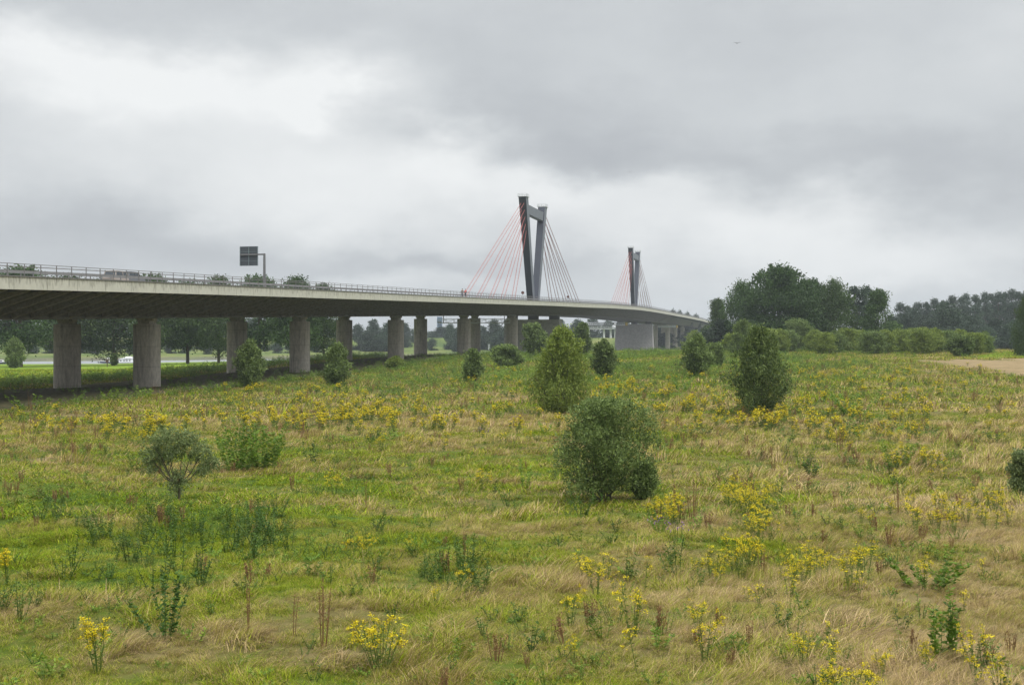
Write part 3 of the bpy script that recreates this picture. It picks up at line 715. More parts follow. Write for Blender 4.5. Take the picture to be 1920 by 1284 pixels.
def bush(name, label, loc, h, w, m, nt=1600, npl=9, leaf=.11, lw=.035, low=.06, shape='egg', stems=9, lean=(0, 0), seed=1, group=None, cat='bush', gaps=.25, up=.6, top=None, skew=0.0):
    if shape == 'umbrella': w = w * .78; h = h * 1.08
    """willow-like shrub: stems fan from the ground, leafy twigs fill an uneven envelope"""
    global rng
    rng = np.random.default_rng(seed)
    # envelope: radius as a function of relative height
    prof = dict(egg=([0, .12, .35, .6, .85, 1], [.4, .8, 1, .92, .62, .15]), cone=([0, .15, .35, .6, .85, 1], [.4, .82, 1, .88, .62, .25]),
                ball=([0, .1, .3, .55, .8, .93, 1], [.5, .82, 1, 1, .93, .8, .55]), umbrella=([0, .18, .34, .55, .78, .93, 1], [.16, .34, .8, 1, .95, .6, .3]),
                fan=([0, .2, .5, .8, 1], [.3, .6, .85, 1, .6]))[shape]
    n = nt
    # lumps: several sub-domes so that the outline is uneven
    nl = 22; la = rng.uniform(0, 2 * np.pi, nl); lh = rng.uniform(.15, 1, nl); lr = rng.uniform(.55, 1.0, nl)
    th = rng.uniform(0, 2 * np.pi, n * 3); hh = rng.uniform(low, 1, n * 3) ** .9
    rr = np.interp(hh, *prof)
    if shape == 'umbrella': hh = np.where(rng.uniform(0, 1, n * 3) < .75, np.maximum(hh, rng.uniform(.4, 1, n * 3)), hh); rr = np.interp(hh, *prof)
    k = np.zeros(n * 3)
    for i in range(nl):
        dd = np.abs((th - la[i] + np.pi) % (2 * np.pi) - np.pi); k = np.maximum(k, np.exp(-(dd / .42) ** 2 - ((hh - lh[i]) / .12) ** 2) * lr[i])
    env = rr * (.52 + .62 * k); rho = rng.uniform(0, 1, n * 3) ** .5
    keep = rng.uniform(0, 1, n * 3) > gaps * 2.2 * (1 - k)
    idx = np.nonzero(keep)[0][:n]; th, hh, env, rho = th[idx], hh[idx], env[idx], rho[idx]; n = len(idx)
    tip = np.stack([np.cos(th) * env * rho * w / 2, np.sin(th) * env * rho * w / 2, hh * h], 1)
    if shape == 'umbrella':
        cl = np.array([(-.37, .60, .15), (-.22, .78, .15), (-.02, .86, .15), (.17, .80, .15), (.33, .66, .14), (.42, .50, .11), (.03, .66, .13), (-.27, .52, .11), (.33, .42, .09), (-.08, .20, .085), (.07, .25, .085), (.0, .34, .09), (-.12, .62, .12), (.2, .58, .12), (-.42, .47, .09), (-.34, .40, .08), (.26, .36, .08), (-.05, .12, .06)])
        cy_ = rng.uniform(-.25, .25, len(cl)); pr = cl[:, 2] ** 2; ci = rng.choice(len(cl), n, p=pr / pr.sum()); q2 = rdir(n) * (rng.uniform(.1, 1.25, n) ** .5)[:, None] * cl[ci, 2][:, None] * w * 1.02
        tip = np.stack([cl[ci, 0] * w * 1.12, cy_[ci] * w * (1 - np.abs(cl[ci, 0])), cl[ci, 1] * h], 1) + q2 * np.array([1, 1, .8])
    tip[:, 0] += (lean[0] + skew * (hh - .5)) * hh * w; tip[:, 1] += lean[1] * hh * w; pass
    L = rng.uniform(.10, .24, n)[:, None] * (.5 + .25 * h); L[rng.uniform(0, 1, n) < .12] *= 1.7
    d = unit(np.stack([np.cos(th) * (1 - up) + lean[0], np.sin(th) * (1 - up) + lean[1], np.full(n, up)], 1) + rng.normal(size=(n, 3)) * .28)
    ex = (rng.uniform(0, 1, n) < .28)[:, None]; tip = tip + d * L * ex * rng.uniform(.3, 1.1, (n, 1)); L = L * (1 + ex)
    st = tip - d * L
    f = rng.uniform(0, 1, (n, npl))[..., None]
    P = (st[:, None] + (tip - st)[:, None] * f).reshape(-1, 3) + rng.normal(size=(n * npl, 3)) * leaf * .35
    D = unit(np.repeat(d, npl, 0) * .8 + rdir(n * npl) * .9)
    tw = np.repeat(rng.uniform(0, 1, n), npl)
    v = np.clip((.4 * tw + .6 * rng.uniform(0, 1, n * npl)) ** 1.3, 0, 1)
    z = P[:, 2] > .03; P, D, v = P[z], D[z], v[z]
    V, Q, vv = leaf_quads(P, D, leaf * rng.uniform(.7, 1.35, len(P)), lw * rng.uniform(.7, 1.3, len(P)), v)
    root = empty(name, loc, label, cat, group)
    link('foliage', mesh_np('foliage', V, Q, [m], dict(v=vv)), root)
    paths = []
    sel = rng.choice(n, min(stems, n), replace=False)
    trunky = shape == 'umbrella'
    fork = np.array([0, 0, .2 * h])
    if trunky: paths.append(([(0, 0, -.1), (.02, 0, .1 * h), tuple(fork)], .035 * h * .55, .025 * h * .55))
    for i, s_ in enumerate(sel):
        e_ = tip[s_]; b = fork if trunky else np.array([rng.normal() * .03 * w, rng.normal() * .03 * w, -.05])
        m1 = b + (e_ - b) * .4 + np.array([0, 0, .10 * h]) * (0 if not trunky else -.3); m2 = b + (e_ - b) * .75 + np.array([0, 0, .04 * h])
        paths.append(([tuple(b), tuple(m1), tuple(m2), tuple(e_)], .010 * h, .002 * h))
        for q in range(3):
            j = rng.integers(0, n); e2 = tip[j]
            if np.linalg.norm(e2 - m1) < w * .45: paths.append(([tuple(m1), tuple((m1 + e2) / 2 + rng.normal(size=3) * .03 * h), tuple(e2)], .005 * h, .0015 * h))
    link('stems', stems_mesh(paths, 'stems', M_['twig']), root)
    return root

def tree_meshes(seed, h, w, cb, m, nc=60, lpc=110, leaf=.55, shape='round', shoots=0, spread=1.0, trunk_r=None):
    """trunk and crown meshes of a broad tree (origin at its foot)"""
    global rng
    rng = np.random.default_rng(seed)
    prof = dict(round=([0, .12, .4, .7, .9, 1], [.45, .8, 1, .85, .5, .12]), dome=([0, .1, .4, .75, .92, 1], [.7, .95, 1, .8, .45, .15]), poplar=([0, .1, .4, .7, .9, 1], [.3, .7, 1, .95, .6, .15]),
                wide=([0, .15, .5, .8, 1], [.75, 1, .95, .6, .1]), cone=([0, .1, .3, .6, .85, 1], [.6, .95, 1, .7, .3, .03]))[shape]
    hh = rng.uniform(0, 1, nc); th = rng.uniform(0, 2 * np.pi, nc); rho = rng.uniform(.1, 1, nc) ** .45
    env = np.interp(hh, *prof) * w / 2 * rng.uniform(.72, 1.12, nc)
    cr = rng.uniform(.09, .19, nc) * w * spread
    C = np.stack([np.cos(th) * np.maximum(env * rho - cr * .6, 0), np.sin(th) * np.maximum(env * rho - cr * .6, 0), cb + hh * (h - cb) - cr * .45], 1)
    Ps, Ds, Vs = [], [], []
    for i in range(nc):
        n = int(1.5 * lpc * (cr[i] / (.13 * w)) ** 2)
        q = rdir(n); rad = rng.uniform(.35, 1, n) ** .5
        sq = np.array([1, 1, .72]); P = C[i] + q * sq * cr[i] * rad[:, None] * (1 + .25 * rng.normal(size=(n, 1)))
        Ps.append(P); Ds.append(unit(q * .4 + rdir(n))); Vs.append(np.clip(rng.uniform(0, 1) * .35 + rng.uniform(0, 1, n) * .65, 0, 1))
    for i in range(shoots):
        hh_ = rng.uniform(.55, 1); t_ = rng.uniform(0, 2 * np.pi); e_ = np.interp(hh_, *prof) * w / 2
        b = np.array([np.cos(t_) * e_ * .9, np.sin(t_) * e_ * .9, cb + hh_ * (h - cb) - .04 * h]); up = unit(np.array([np.cos(t_) * .35, np.sin(t_) * .35, 1.0]))
        n = 34; f = rng.uniform(0, 1, n) ** 1.2; ln = rng.uniform(.05, .10) * h
        Ps.append(b + up * (f * ln)[:, None] + rng.normal(size=(n, 3)) * (.022 * w * (1.1 - f))[:, None]); Ds.append(unit(up + rdir(n) * .6)); Vs.append(rng.uniform(.2, 1, n))
    P = np.concatenate(Ps); D = np.concatenate(Ds); v = np.concatenate(Vs)
    ok = P[:, 2] > .3; P, D, v = P[ok], D[ok], v[ok]
    V, Q, vv = leaf_quads(P, D, leaf * rng.uniform(.7, 1.4, len(P)), leaf * .62 * rng.uniform(.7, 1.3, len(P)), v)
    crown = mesh_np('crown', V, Q, [m], dict(v=vv))
    tr = trunk_r or .022 * h; paths = [([(0, 0, -.6), (0.05, 0, cb * .5), (-.1, .05, cb + .1 * (h - cb)), (0, 0, cb + .55 * (h - cb))], tr, tr * .35)]
    for i in rng.choice(nc, min(13, nc), replace=False):
        z0 = cb + rng.uniform(-.25, .3) * min(cb, 4) * .4 + .1 * (h - cb) * rng.uniform(0, 2); c = C[i]
        if c[2] < z0: z0 = max(c[2] * .7, 1)
        paths.append(([(0, 0, z0), tuple(np.array([0, 0, z0]) * .45 + c * .55 + np.array([0, 0, .3])), tuple(c)], tr * .42, tr * .08))
    return stems_mesh(paths, 'trunk', M_['bark'], 7), crown
_protos = {}
def tree(name, label, loc, h, w, proto, cat='tree', group=None, rz=None):
    key = proto['key']
    if key not in _protos:
        p = {k: v for k, v in proto.items() if k != 'key'}
        _protos[key] = (tree_meshes(**p), p['h'], p['w'])
    (tm, cm), ph, pw = _protos[key]
    root = empty(name, loc, label, cat, group, rz=R.uniform(0, 6.28) if rz is None else rz)
    root.scale = (w / pw, w / pw, h / ph)
    link('trunk', tm, root); link('crown', cm, root)
    return root
def P(key, **k): return dict(key=key, **k)
big1 = P('b1', seed=11, h=25, w=20, cb=7.4, m=LF['oak'], nc=110, lpc=110, leaf=.6, shape='wide')
big2 = P('b2', seed=12, h=25, w=20, cb=7.0, m=LF['oak'], nc=105, lpc=110, leaf=.55, shape='round', shoots=20)
big3 = P('b3', seed=13, h=25, w=20, cb=6.0, m=LF['oak'], nc=115, lpc=105, leaf=.55, shape='dome', shoots=10)
dome = P('dm', seed=14, h=20, w=20, cb=.6, m=LF['oak'], nc=110, lpc=110, leaf=.5, shape='dome', shoots=12)
cone = P('cn', seed=15, h=16, w=12, cb=.5, m=LF['oak'], nc=80, lpc=100, leaf=.45, shape='cone', shoots=8)
spiky = P('sp', seed=16, h=22, w=20, cb=.6, m=LF['oak'], nc=160, lpc=120, leaf=.5, shape='dome', shoots=120)
pop1 = P('p1', seed=17, h=26, w=9, cb=8, m=LF['poplar'], nc=46, lpc=48, leaf=.62, shape='poplar', spread=1.2)
pop2 = P('p2', seed=18, h=26, w=9, cb=6, m=LF['poplar'], nc=38, lpc=46, leaf=.62, shape='poplar', spread=1.3)
far1 = P('f1', seed=19, h=18, w=16, cb=.8, m=LF['poplar'], nc=60, lpc=70, leaf=.75, shape='dome')
far2 = P('f2', seed=20, h=18, w=14, cb=.8, m=LF['poplar'], nc=55, lpc=70, leaf=.75, shape='round')

def top_h(py, Z, base): return EYE + (HY - py) * Z / F - base
def ptree(px, Z, ytop, wpx, name, label, proto, group=None, zoff=0):
    x, y, z = at(px, Z); z += zoff; h = top_h(ytop, Z, z); return tree(name, label, (x, y, z - .2), h + .2, wpx * Z / F, proto, group=group)
# trees on the near river meadow behind the bridge
LT = [(38, 345, 500, 190, big2, 'leftmost dark tree behind the bridge, its spiky top showing over the railing'),
      (128, 372, 519, 150, big1, 'broad dark tree standing behind the leftmost pier'),
      (213, 380, 517, 150, big3, 'broad dark tree with an ivy clad foot between the two nearest piers'),
      (288, 365, 515, 120, big2, 'broad dark tree behind the second pier, its top over the railing'),
      (352, 378, 529, 130, big1, 'broad dark tree beside the thick trunked one, between second and third pier'),
      (410, 366, 521, 115, big3, 'broad dark tree behind the third pier, its top left of the sign mast'),
      (486, 372, 517, 140, big2, 'spreading dark tree right below the overhead sign, with a bare forked trunk'),
      (556, 362, 521, 120, big1, 'broad dark tree behind the fourth pier, top just right of the sign mast'),
      (607, 372, 535, 90, big3, 'dark tree at the right end of the row behind the bridge')]
for px, Z, yt, wp, pr, lb in LT: ptree(px, Z, yt, wp, 'broad_tree', lb, pr, 'broad trees behind the bridge')
bush('ivy_bush', 'dark conical bush at the foot of the tree between the nearest piers', at(213, 368), 3.4, 2.8, LF['willow_dk'], nt=500, leaf=.35, lw=.18, seed=70, shape='cone')
# grove right of the bridge end
GT = [(1345, 372, 562, 70, cone, 'thin bluish tree at the left edge of the grove, against the sky'),
      (1352, 330, 600, 80, far2, 'low dark tree at the left foot of the grove beside the bridge end'),
      (1392, 330, 530, 105, dome, 'dark round topped tree on the left side of the grove'),
      (1462, 318, 503, 165, spiky, 'tallest tree of the grove with feathery upright shoots'),
      (1518, 330, 528, 110, spiky, 'feathery tree right behind the tallest one of the grove'),
      (1565, 318, 527, 105, dome, 'dark tree with a rounded peak right of the tallest one of the grove'),
      (1602, 400, 535, 60, pop2, 'thin open crowned poplar showing between two dark trees of the grove'),
      (1622, 405, 538, 50, pop1, 'slender poplar with sky showing through right of the grove centre'),
      (1647, 310, 545, 92, cone, 'dark pointed tree at the right end of the grove')]
for px, Z, yt, wp, pr, lb in GT: ptree(px, Z, yt, wp, 'grove_tree', lb, pr, 'trees of the grove')
# poplars and wood far right
for i, (px, yt) in enumerate([(1688, 569), (1702, 572), (1722, 568), (1737, 565), (1752, 561), (1768, 562), (1786, 556), (1803, 555), (1812, 552), (1829, 551), (1846, 550), (1858, 549), (1872, 549), (1884, 546), (1897, 544), (1909, 545), (1925, 548), (1945, 550), (1970, 552)]):
    ptree(px, 600 + (i % 3) * 14, yt, R.uniform(30, 40), 'poplar', 'tall poplar in the misty row at the right skyline, trunks bare below', (pop1, pop2)[i % 2], 'row of misty poplars at the right')
for i, (px, Z, yt, wp) in enumerate([(1700, 470, 588, 55), (1735, 500, 592, 60), (1775, 455, 566, 95), (1745, 440, 600, 70), (1825, 480, 590, 60), (1868, 470, 598, 60), (1905, 450, 600, 60), (1680, 430, 606, 50), (1850, 440, 612, 60), (1890, 430, 610, 60), (1960, 440, 600, 80), (1340, 480, 588, 40), (1810, 430, 606, 60), (1715, 520, 580, 50), (1672, 480, 590, 50)]):
    ptree(px, Z, yt, wp, 'woodland_tree', 'mid green broad tree in the wood below the misty poplars', (far1, far2)[i % 2], 'trees of the wood below the poplars')
ptree(1926, 250, 556, 60, 'oak_tree', 'dark green tree cut off by the right edge of the picture', dome)
# far bank
FB = [(20, 900), (70, 930), (118, 880), (160, 900), (215, 930), (262, 890), (300, 930), (350, 900), (395, 930), (436, 900), (470, 940), (515, 900), (560, 930), (606, 900), (640, 930)]
FBS = [(150, 655, 640), (178, 650, 645), (250, 640, 648), (320, 660, 640), (345, 665, 636), (390, 650, 645), (520, 690, 640), (545, 700, 645), (595, 720, 640), (60, 640, 650), (95, 650, 644)]
FBS += [(px_, 740 + (k_ % 3) * 25, 640 + (k_ * 5) % 9) for k_, px_ in enumerate(range(-10, 640, 24))]
for px, Z, yt in FBS: ptree(px, Z, yt, R.uniform(26, 44), 'bank_shrub', 'low dark shrub on the far river bank seen between the near piers', far1, 'low shrubs on the far river bank')
for i, (px, Z) in enumerate(FB): ptree(px, Z, R.uniform(596, 612), R.uniform(45, 62), 'far_bank_tree', 'hazy tree on the far river bank seen under the bridge left of the sky gap', (far1, far2)[i % 2], 'hazy trees on the far bank at the left')
FC = [(672, 800, 607, 40), (700, 790, 600, 50), (728, 810, 603, 42), (690, 760, 622, 50), (722, 765, 625, 44), (758, 900, 606, 40), (785, 930, 612, 40), (815, 980, 622, 30), (845, 860, 606, 36), (858, 830, 615, 40), (810, 820, 634, 26), (828, 1000, 613, 60), (857, 790, 637, 26), (905, 850, 612, 44), (928, 830, 598, 46), (952, 850, 600, 40), (936, 800, 622, 48),
      (980, 860, 606, 50), (1012, 880, 604, 50), (1050, 900, 600, 50), (1082, 905, 598, 50), (1110, 1070, 597, 50), (1140, 1080, 600, 44), (1065, 880, 620, 50), (1086, 860, 626, 30), (1170, 1075, 600, 50), (1200, 1010, 606, 50), (1240, 1000, 604, 40), (1262, 1010, 606, 46), (1290, 1000, 604, 46), (1250, 900, 622, 46), (1290, 880, 620, 46), (1320, 860, 616, 50)]
for i, (px, Z, yt, wp) in enumerate(FC):
    x, y, z = at(px, Z); z = min(z, EYE - 4); tree('riverside_tree', 'blue green tree on the far bank seen below the bridge deck between the slender piers', (x, y, z), top_h(yt, Z, z), wp * Z / F, (far1, far2)[i % 2], group='blue green trees on the far bank')
for i, (px, yt) in enumerate([(1262, 579), (1275, 581), (1289, 584), (1305, 588)]):
    ptree(px, 1080, yt, 24, 'distant_tree', 'distant tree top showing over the far end of the bridge', far1, 'distant tree tops over the bridge end')
# far-off wood behind everything: one mass
def far_wood():
    global rng
    rng = np.random.default_rng(99); Ps = []; Vs = []
    for u in np.arange(-500, 2500, 9.0):
        Z = 1500 + 60 * math.sin(u * .01) + rng.uniform(-40, 40); x = (u - 960) / F * Z; r = rng.uniform(5, 9); hh = rng.uniform(11, 17)
        n = 130; q = rdir(n); Pp = np.array([x, Z, EYE - 3 + hh * .5]) + q * np.array([r, r, hh * .55]) * (rng.uniform(.5, 1, (n, 1)) ** .5)
        Ps.append(Pp); Vs.append(rng.uniform(0, 1, n))
    Pq = np.concatenate(Ps); V, Q, vv = leaf_quads(Pq, rdir(len(Pq)), 2.6, 1.9, np.concatenate(Vs))
    tag(link('far_wood', mesh_np('far_wood', V, Q, [LF['poplar']], dict(v=vv))), 'far-off wooded skyline beyond the river', 'wood', kind='stuff')
far_wood()

# ------------------------------------------------------------------ willow bushes of the meadow
BU = [  # px, ytop, ybase, wpx, shape, leaf material, lean, label
    (1134, 742, 938, 178, 'ball', 'willow', 0, 'large round willow bush in the middle foreground with gaps near its foot'),
    (335, 796, 940, 132, 'umbrella', 'olive', 0, 'small grey green willow tree with an open umbrella crown on a forked trunk'),
    (1050, 612, 778, 112, 'cone', 'willow_pale', 0, 'tall yellow green willow bush in the centre, pointed top before the bridge pier'),
    (1423, 610, 777, 116, 'cone', 'willow_dk', 0, 'tall dark green willow bush right of centre, in front of the grove'),
    (1133, 638, 708, 54, 'egg', 'willow_dk', 0, 'compact dark oval bush below the second pylon pier'),
    (1308, 628, 706, 60, 'egg', 'willow', 0, 'mid green bush left of the tall dark willow, with a paler one behind it'),
    (1337, 645, 690, 36, 'ball', 'willow', 0, 'small pale bush behind the mid green one left of the grove'),
    (1002, 606, 668, 46, 'ball', 'willow', 0, 'round bush standing before the first pylon pier'),
    (1092, 605, 665, 40, 'egg', 'willow_dk', 0, 'upright dark bush between the two pylon piers'),
    (951, 648, 687, 50, 'ball', 'willow', 0, 'low wide bush at the foot of the last slender pier'),
    (887, 655, 718, 34, 'egg', 'willow', 0, 'narrow upright bush left of the tall yellow green willow'),
    (626, 645, 722, 56, 'egg', 'willow', .12, 'wind-blown bush leaning in front of the fifth pier'),
    (462, 638, 726, 56, 'egg', 'willow', .1, 'wind-blown feathery bush in front of the third pier'),
    (27, 634, 690, 40, 'egg', 'willow', 0, 'small egg shaped tree on the bright grass at the left edge'),
    (1393, 600, 668, 52, 'egg', 'willow', 0, 'bush just behind and left of the tall dark willow'),
    (1500, 598, 657, 56, 'ball', 'willow', 0, 'round grey green bush in front of the grove, highest in the hedge'),
    (1303, 600, 640, 44, 'egg', 'willow_pale', 0, 'bush with a pointed top below the bridge end'),
    (1670, 629, 658, 38, 'ball', 'willow', 0, 'small round grey green bush at the right in front of the hedge'),
    (1801, 631, 668, 46, 'ball', 'willow_dk', 0, 'round bush with a hollow foot beside the stubble strip'),
    (1918, 845, 930, 54, 'ball', 'olive', 0, 'blue green bush cut off by the right edge'),
    (742, 672, 692, 30, 'egg', 'willow_pale', 0, 'tiny bush at the foot of the sixth pier'),
    (1208, 868, 935, 46, 'ball', 'willow', 0, 'low side bush leaning out from the right of the large round willow'),
]
for i, (px, yt, yb, wp, shp, mt, ln, lb) in enumerate(BU):
    x, y, z = gp(px, yb); h = (yb - yt) * y / F * 1.02; w = wp * y / F
    sc = min(max(y / 48, 1), 4.5)
    nt = int(1900 if y < 60 else 1300)
    leaf = (.09 if shp == 'umbrella' else .115) * (sc ** .8); lw = .044 * sc ** .95
    if y < 60: nt = int(2600 * max(.45, min(1, (h * w) / 14)))
    kw = dict(gaps=.35) if shp == 'umbrella' else {}
    if shp == 'umbrella': nt = 980
    if shp == 'cone': nt = 2300
    if i == 0: nt = 3100
    bush('willow_bush' if shp != 'umbrella' else 'willow_tree', lb, (x, y, z), h * .955, w * (1.28 if i == 0 else 1.26), LF[mt], nt=nt, npl=9, leaf=leaf, lw=lw, low=.16 if shp == 'umbrella' else (.1 if i == 0 else .03), shape=shp, lean=(ln, 0), seed=100 + i, stems=14 if y < 60 else 9,
         cat='tree' if shp == 'umbrella' else 'bush', up=.82 if shp in ('cone', 'fan') else .62, **kw)
# hedge of shrubs in front of the grove
for i, (px, yt, wp) in enumerate([(1440, 612, 40), (1462, 610, 44), (1478, 616, 40), (1528, 616, 46), (1545, 620, 40), (1566, 618, 48), (1588, 611, 44), (1612, 614, 48), (1638, 616, 48), (1660, 613, 44), (1686, 612, 48), (1706, 611, 44), (1728, 613, 50), (1752, 613, 48), (1776, 613, 50), (1800, 614, 44), (1824, 618, 40), (1846, 620, 40), (1370, 622, 36), (1420, 616, 36)]):
    Z = 258 + (i % 4) * 7; x, y, z = at(px, Z); h = top_h(yt + R.uniform(3, 10), Z, z)
    bush('hedge_shrub', 'dense green shrub in the long hedge in front of the grove', (x, y, z - .1), h, wp * Z / F * R.uniform(1.0, 1.45), LF[('willow_pale', 'willow_pale', 'willow')[i % 3]], nt=1100, npl=7, leaf=.4, lw=.16, low=.0, shape=('ball', 'egg', 'ball', 'cone')[i % 4], seed=300 + i, stems=5, group='shrubs of the hedge before the grove', cat='shrub', gaps=.1)

# ------------------------------------------------------------------ small plants: prototypes
def blades(n, h0, h1, rad, bw, bend, wind=(0, 0), seed=0, segs=3, dry=(0, 1), lay=0.0):
    """one tuft of curved grass blades"""
    global rng
    rng = np.random.default_rng(seed)
    r = rad * np.sqrt(rng.uniform(0, 1, n)); th = rng.uniform(0, 2 * np.pi, n); b = np.stack([r * np.cos(th), r * np.sin(th), np.full(n, -.02)], 1)
    L = rng.uniform(h0, h1, n); an = rng.uniform(0, 2 * np.pi, n); be = rng.uniform(.3, 1, n) * bend
    hd = np.stack([np.cos(an) + wind[0], np.sin(an) + wind[1]], 1); hd /= np.maximum(np.linalg.norm(hd, axis=1, keepdims=True), .2)
    side = np.stack([-hd[:, 1], hd[:, 0], np.zeros(n)], 1)
    tw = rng.uniform(-1, 1, (n, 1)); side = unit(side + np.stack([hd[:, 0], hd[:, 1], np.zeros(n)], 1) * tw * 1.2)
    V = []; k = segs + 1
    a0 = rng.uniform(.02, .35, n) * bend + lay * rng.uniform(.5, 1.1, n); pos = b.copy(); ang = a0.copy()
    for i in range(k):
        f = i / segs; w = bw * (1 - .85 * f) * rng.uniform(.8, 1.2, n)
        V.append(pos - side * w[:, None] / 2); V.append(pos + side * w[:, None] / 2)
        ang = a0 + be * f * 1.25; st = L / segs
        pos = pos + np.stack([hd[:, 0] * np.sin(ang), hd[:, 1] * np.sin(ang), np.cos(ang)], 1) * st[:, None]
        pos[:, 2] = np.maximum(pos[:, 2], .01)
    V = np.stack(V, 1).reshape(-1, 3); Q = []
    base = np.arange(n) * (2 * k)
    for i in range(segs): Q.append(np.stack([base + 2 * i, base + 2 * i + 1, base + 2 * i + 3, base + 2 * i + 2], 1))
    Q = np.concatenate(Q); v = np.repeat(rng.uniform(dry[0], dry[1], n), 2 * k); w = np.repeat(rng.uniform(0, 1, n), 2 * k)
    return mesh_np('tuft', V, Q, [G_], dict(v=v, w=w))
def proto_col(name, meshes):
    c = bpy.data.collections.new(name)
    for i, me in enumerate(meshes):
        o = bpy.data.objects.new('tuft_%02d' % i if i else 'tuft', me); c.objects.link(o)
    return c
def gn_scatter(name, pts, rot, scl, tint, idx, col, label, cat):
    me = bpy.data.meshes.new(name); me.vertices.add(len(pts)); me.vertices.foreach_set('co', np.asarray(pts, np.float32).ravel())
    def A(n, ty, arr, key): at_ = me.attributes.new(n, ty, 'POINT'); at_.data.foreach_set(key, np.asarray(arr).ravel())
    A('rot', 'FLOAT_VECTOR', np.asarray(rot, np.float32), 'vector'); A('scl', 'FLOAT_VECTOR', np.asarray(scl, np.float32), 'vector')
    A('tint', 'FLOAT', np.asarray(tint, np.float32), 'value'); A('idx', 'INT', np.asarray(idx, np.int32), 'value')
    me.update(); o = link(name, me)
    ng = bpy.data.node_groups.new(name, 'GeometryNodeTree')
    ng.interface.new_socket('Geometry', in_out='INPUT', socket_type='NodeSocketGeometry'); ng.interface.new_socket('Geometry', in_out='OUTPUT', socket_type='NodeSocketGeometry')
    N = ng.nodes; L = ng.links; gi = N.new('NodeGroupInput'); go = N.new('NodeGroupOutput')
    ip = N.new('GeometryNodeInstanceOnPoints'); ci = N.new('GeometryNodeCollectionInfo'); ci.inputs['Collection'].default_value = col
    ci.inputs['Separate Children'].default_value = True; ci.inputs['Reset Children'].default_value = True
    def na(n, ty):
        k = N.new('GeometryNodeInputNamedAttribute'); k.data_type = ty; k.inputs['Name'].default_value = n; return k.outputs['Attribute']
    er = N.new('FunctionNodeEulerToRotation'); L.new(na('rot', 'FLOAT_VECTOR'), er.inputs[0])
    L.new(gi.outputs[0], ip.inputs['Points']); L.new(ci.outputs[0], ip.inputs['Instance']); ip.inputs['Pick Instance'].default_value = True
    L.new(na('idx', 'INT'), ip.inputs['Instance Index']); L.new(er.outputs[0], ip.inputs['Rotation']); L.new(na('scl', 'FLOAT_VECTOR'), ip.inputs['Scale'])
    L.new(ip.outputs[0], go.inputs[0])
    md = o.modifiers.new('scatter', 'NODES'); md.node_group = ng
    return tag(o, label, cat, kind='stuff')

def herb_mesh(seed, h, n_st, nl, leaf, lw, m, spread=.12, droop=.3, mats=None):
    """upright herb: leafy stems"""
    global rng
    rng = np.random.default_rng(seed); Ps, Ds, vs = [], [], []; mb = MB()
    for i in range(n_st):
        t_ = rng.uniform(0, 6.28); hh = h * rng.uniform(.6, 1.05); b = np.array([math.cos(t_), math.sin(t_), 0]) * spread * rng.uniform(0, 1)
        tp = b + np.array([math.cos(t_) * spread * 1.2, math.sin(t_) * spread * 1.2, hh]) + rng.normal(size=3) * np.array([.05, .05, 0])
        mb.tube([tuple(b + [0, 0, -.03]), tuple((b + tp) / 2), tuple(tp)], [.008, .006, .003], 3, 0, cap=False)
        f = rng.uniform(.08, 1.0, nl); an = rng.uniform(0, 6.28, nl)
        Ps.append(b + (tp - b) * f[:, None]); Ds.append(np.stack([np.cos(an), np.sin(an), rng.uniform(-droop, .8, nl)], 1)); vs.append(rng.uniform(0, 1, nl) * .7 + .3 * rng.uniform())
    Pq = np.concatenate(Ps); D = np.concatenate(Ds); v = np.concatenate(vs)
    up = np.tile(np.array([[0, 0, 1.0]]), (len(Pq), 1)) + rng.normal(size=(len(Pq), 3)) * .5
    V, Q, vv = leaf_quads(Pq, D, leaf * rng.uniform(.6, 1.2, len(Pq)) * 1.0, lw, v, flat=up)
    nv = len(V); sv = np.array(mb.v); sq = np.array([f for f in mb.f if len(f) == 4]) + nv
    return mesh_np('herb', np.concatenate([V, sv]), np.concatenate([Q, sq]), [m], dict(v=np.concatenate([vv, np.full(len(sv), .35)])))
